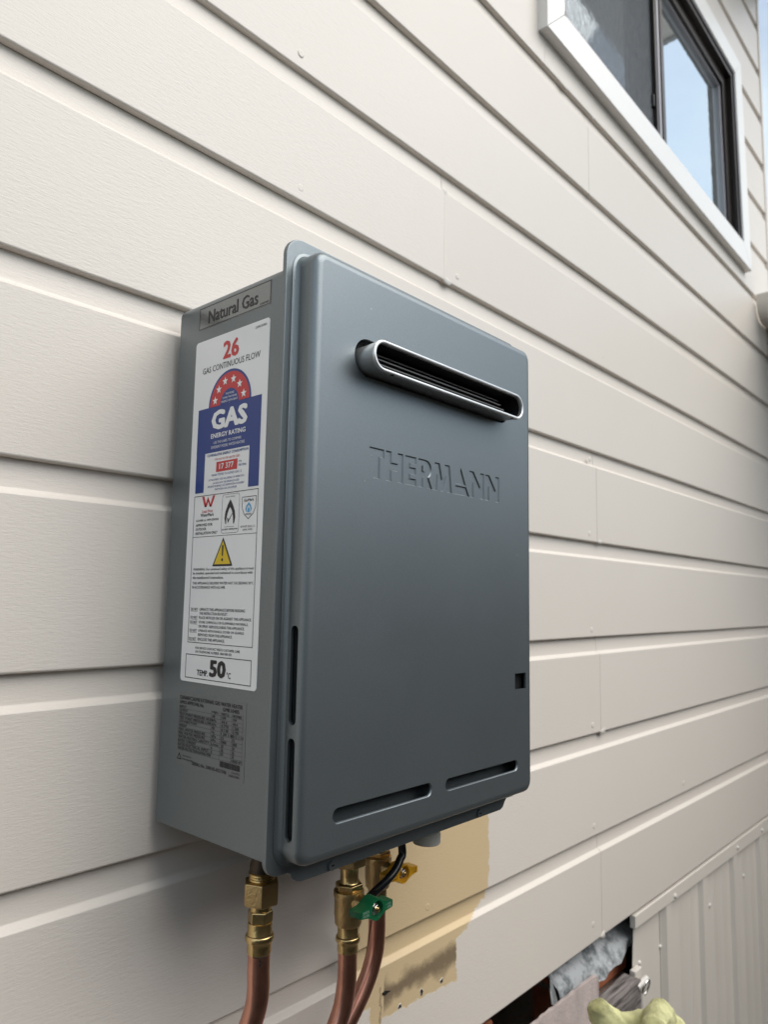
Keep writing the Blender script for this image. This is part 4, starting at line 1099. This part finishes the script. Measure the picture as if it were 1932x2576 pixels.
# bolt latch
lt = MB().box((.842, -.004, -.678), (.872, .008, -.632)).build('latch_plate', 'cream_plain', pan, bevel=.002)
MB().tube([(.828, -.012, -.651), (.862, -.016, -.645)], .0055, 16).build('bolt', 'nail', lt, smooth=50)
MB().tube([(.858 + .013 * math.cos(t), -.016 - .004 * math.sin(t), -.660 + .014 * math.sin(t)) for t in [2 * math.pi * k / 24 for k in range(25)]], .0022, 10).build('ring', 'chrome', lt, smooth=50)
MB().tube([(.848, -.010, -.664), (.848, -.011, -.690)], .0068, 16).build('bolt_keeper', 'cream_plain', lt, smooth=50)

# ------------------------------------------------------------------ work glove
def skin_mesh(verts, edges, radii, levels=4):
    me = bpy.data.meshes.new('glove'); me.from_pydata([tuple(v) for v in verts], edges, [])
    o = bpy.data.objects.new('glove', me); col.objects.link(o)
    sk = o.modifiers.new('skin', 'SKIN'); sk.use_smooth_shade = True
    for i, r_ in enumerate(radii):
        d_ = me.skin_vertices[0].data[i]; d_.radius = r_ if isinstance(r_, tuple) else (r_, r_)
    me.skin_vertices[0].data[0].use_root = True
    ss = o.modifiers.new('sub', 'SUBSURF'); ss.levels = levels; ss.render_levels = levels
    tx = bpy.data.textures.new('folds', 'CLOUDS'); tx.noise_scale = .022; tx.noise_depth = 3
    dp = o.modifiers.new('folds', 'DISPLACE'); dp.texture = tx; dp.strength = .009; dp.mid_level = .5; dp.texture_coords = 'GLOBAL'
    dg_ = bpy.context.evaluated_depsgraph_get(); dg_.update()
    out = bpy.data.meshes.new_from_object(o.evaluated_get(dg_)); bpy.data.objects.remove(o)
    return out
D = .98
def gpt(u, v, d=D): return at(u, v, d)
gv = [gpt(1590, 2760), gpt(1590, 2680), gpt(1588, 2610),                    # cuff, wrist, palm
      gpt(1545, 2590, .96), gpt(1518, 2558, .955), gpt(1500, 2528, .955), gpt(1496, 2518, .955),        # thumb
      gpt(1640, 2590, .965), gpt(1662, 2568, .955), gpt(1660, 2558, .95), gpt(1650, 2562, .93), gpt(1642, 2600, .90),      # first finger, curled over
      gpt(1660, 2620, .98), gpt(1686, 2594, .97), gpt(1690, 2588, .96), gpt(1684, 2600, .93), gpt(1672, 2640, .92)]
ge = [(0, 1), (1, 2), (2, 3), (3, 4), (4, 5), (5, 6), (2, 7), (7, 8), (8, 9), (9, 10), (10, 11), (2, 12), (12, 13), (13, 14), (14, 15), (15, 16)]
gr = [.040, .036, .034, .021, .0185, .0150, .0095, .026, .0240, .0230, .0180, .0150, .026, .0230, .0220, .0180, .0150]
gme = skin_mesh(gv, ge, gr)
go = link('work_glove', gme, 'glove'); gme.polygons.foreach_set('use_smooth', [True] * len(gme.polygons))
tag(go, 'pale yellow knitted work glove beside the concrete slab at the bottom', 'glove')

# ------------------------------------------------------------------ fence across the side passage
fence = tag(empty('paling_fence'), 'weathered timber paling fence facing the house wall across the side passage', 'fence')
FY, FT = -1.60, 0.43
pme = None; x = -6.0
while x < 9.0:
    if pme is None:
        pm = MB().box((0, -.009, GZ), (.098, .009, FT)).build('paling', 'paling', fence); pme = pm.data; pm.location.x = x; pm.location.y = FY
    else:
        o = bpy.data.objects.new('paling', pme); col.objects.link(o); o.parent = fence; o.location = (x, FY + random.uniform(-.004, .004), random.uniform(-.008, .008))
    x += .1015
for zr in (GZ + .25, .35):
    MB().box((-6, FY - .05, zr), (9, FY - .0095, zr + .075)).build('rail', 'paling', fence)
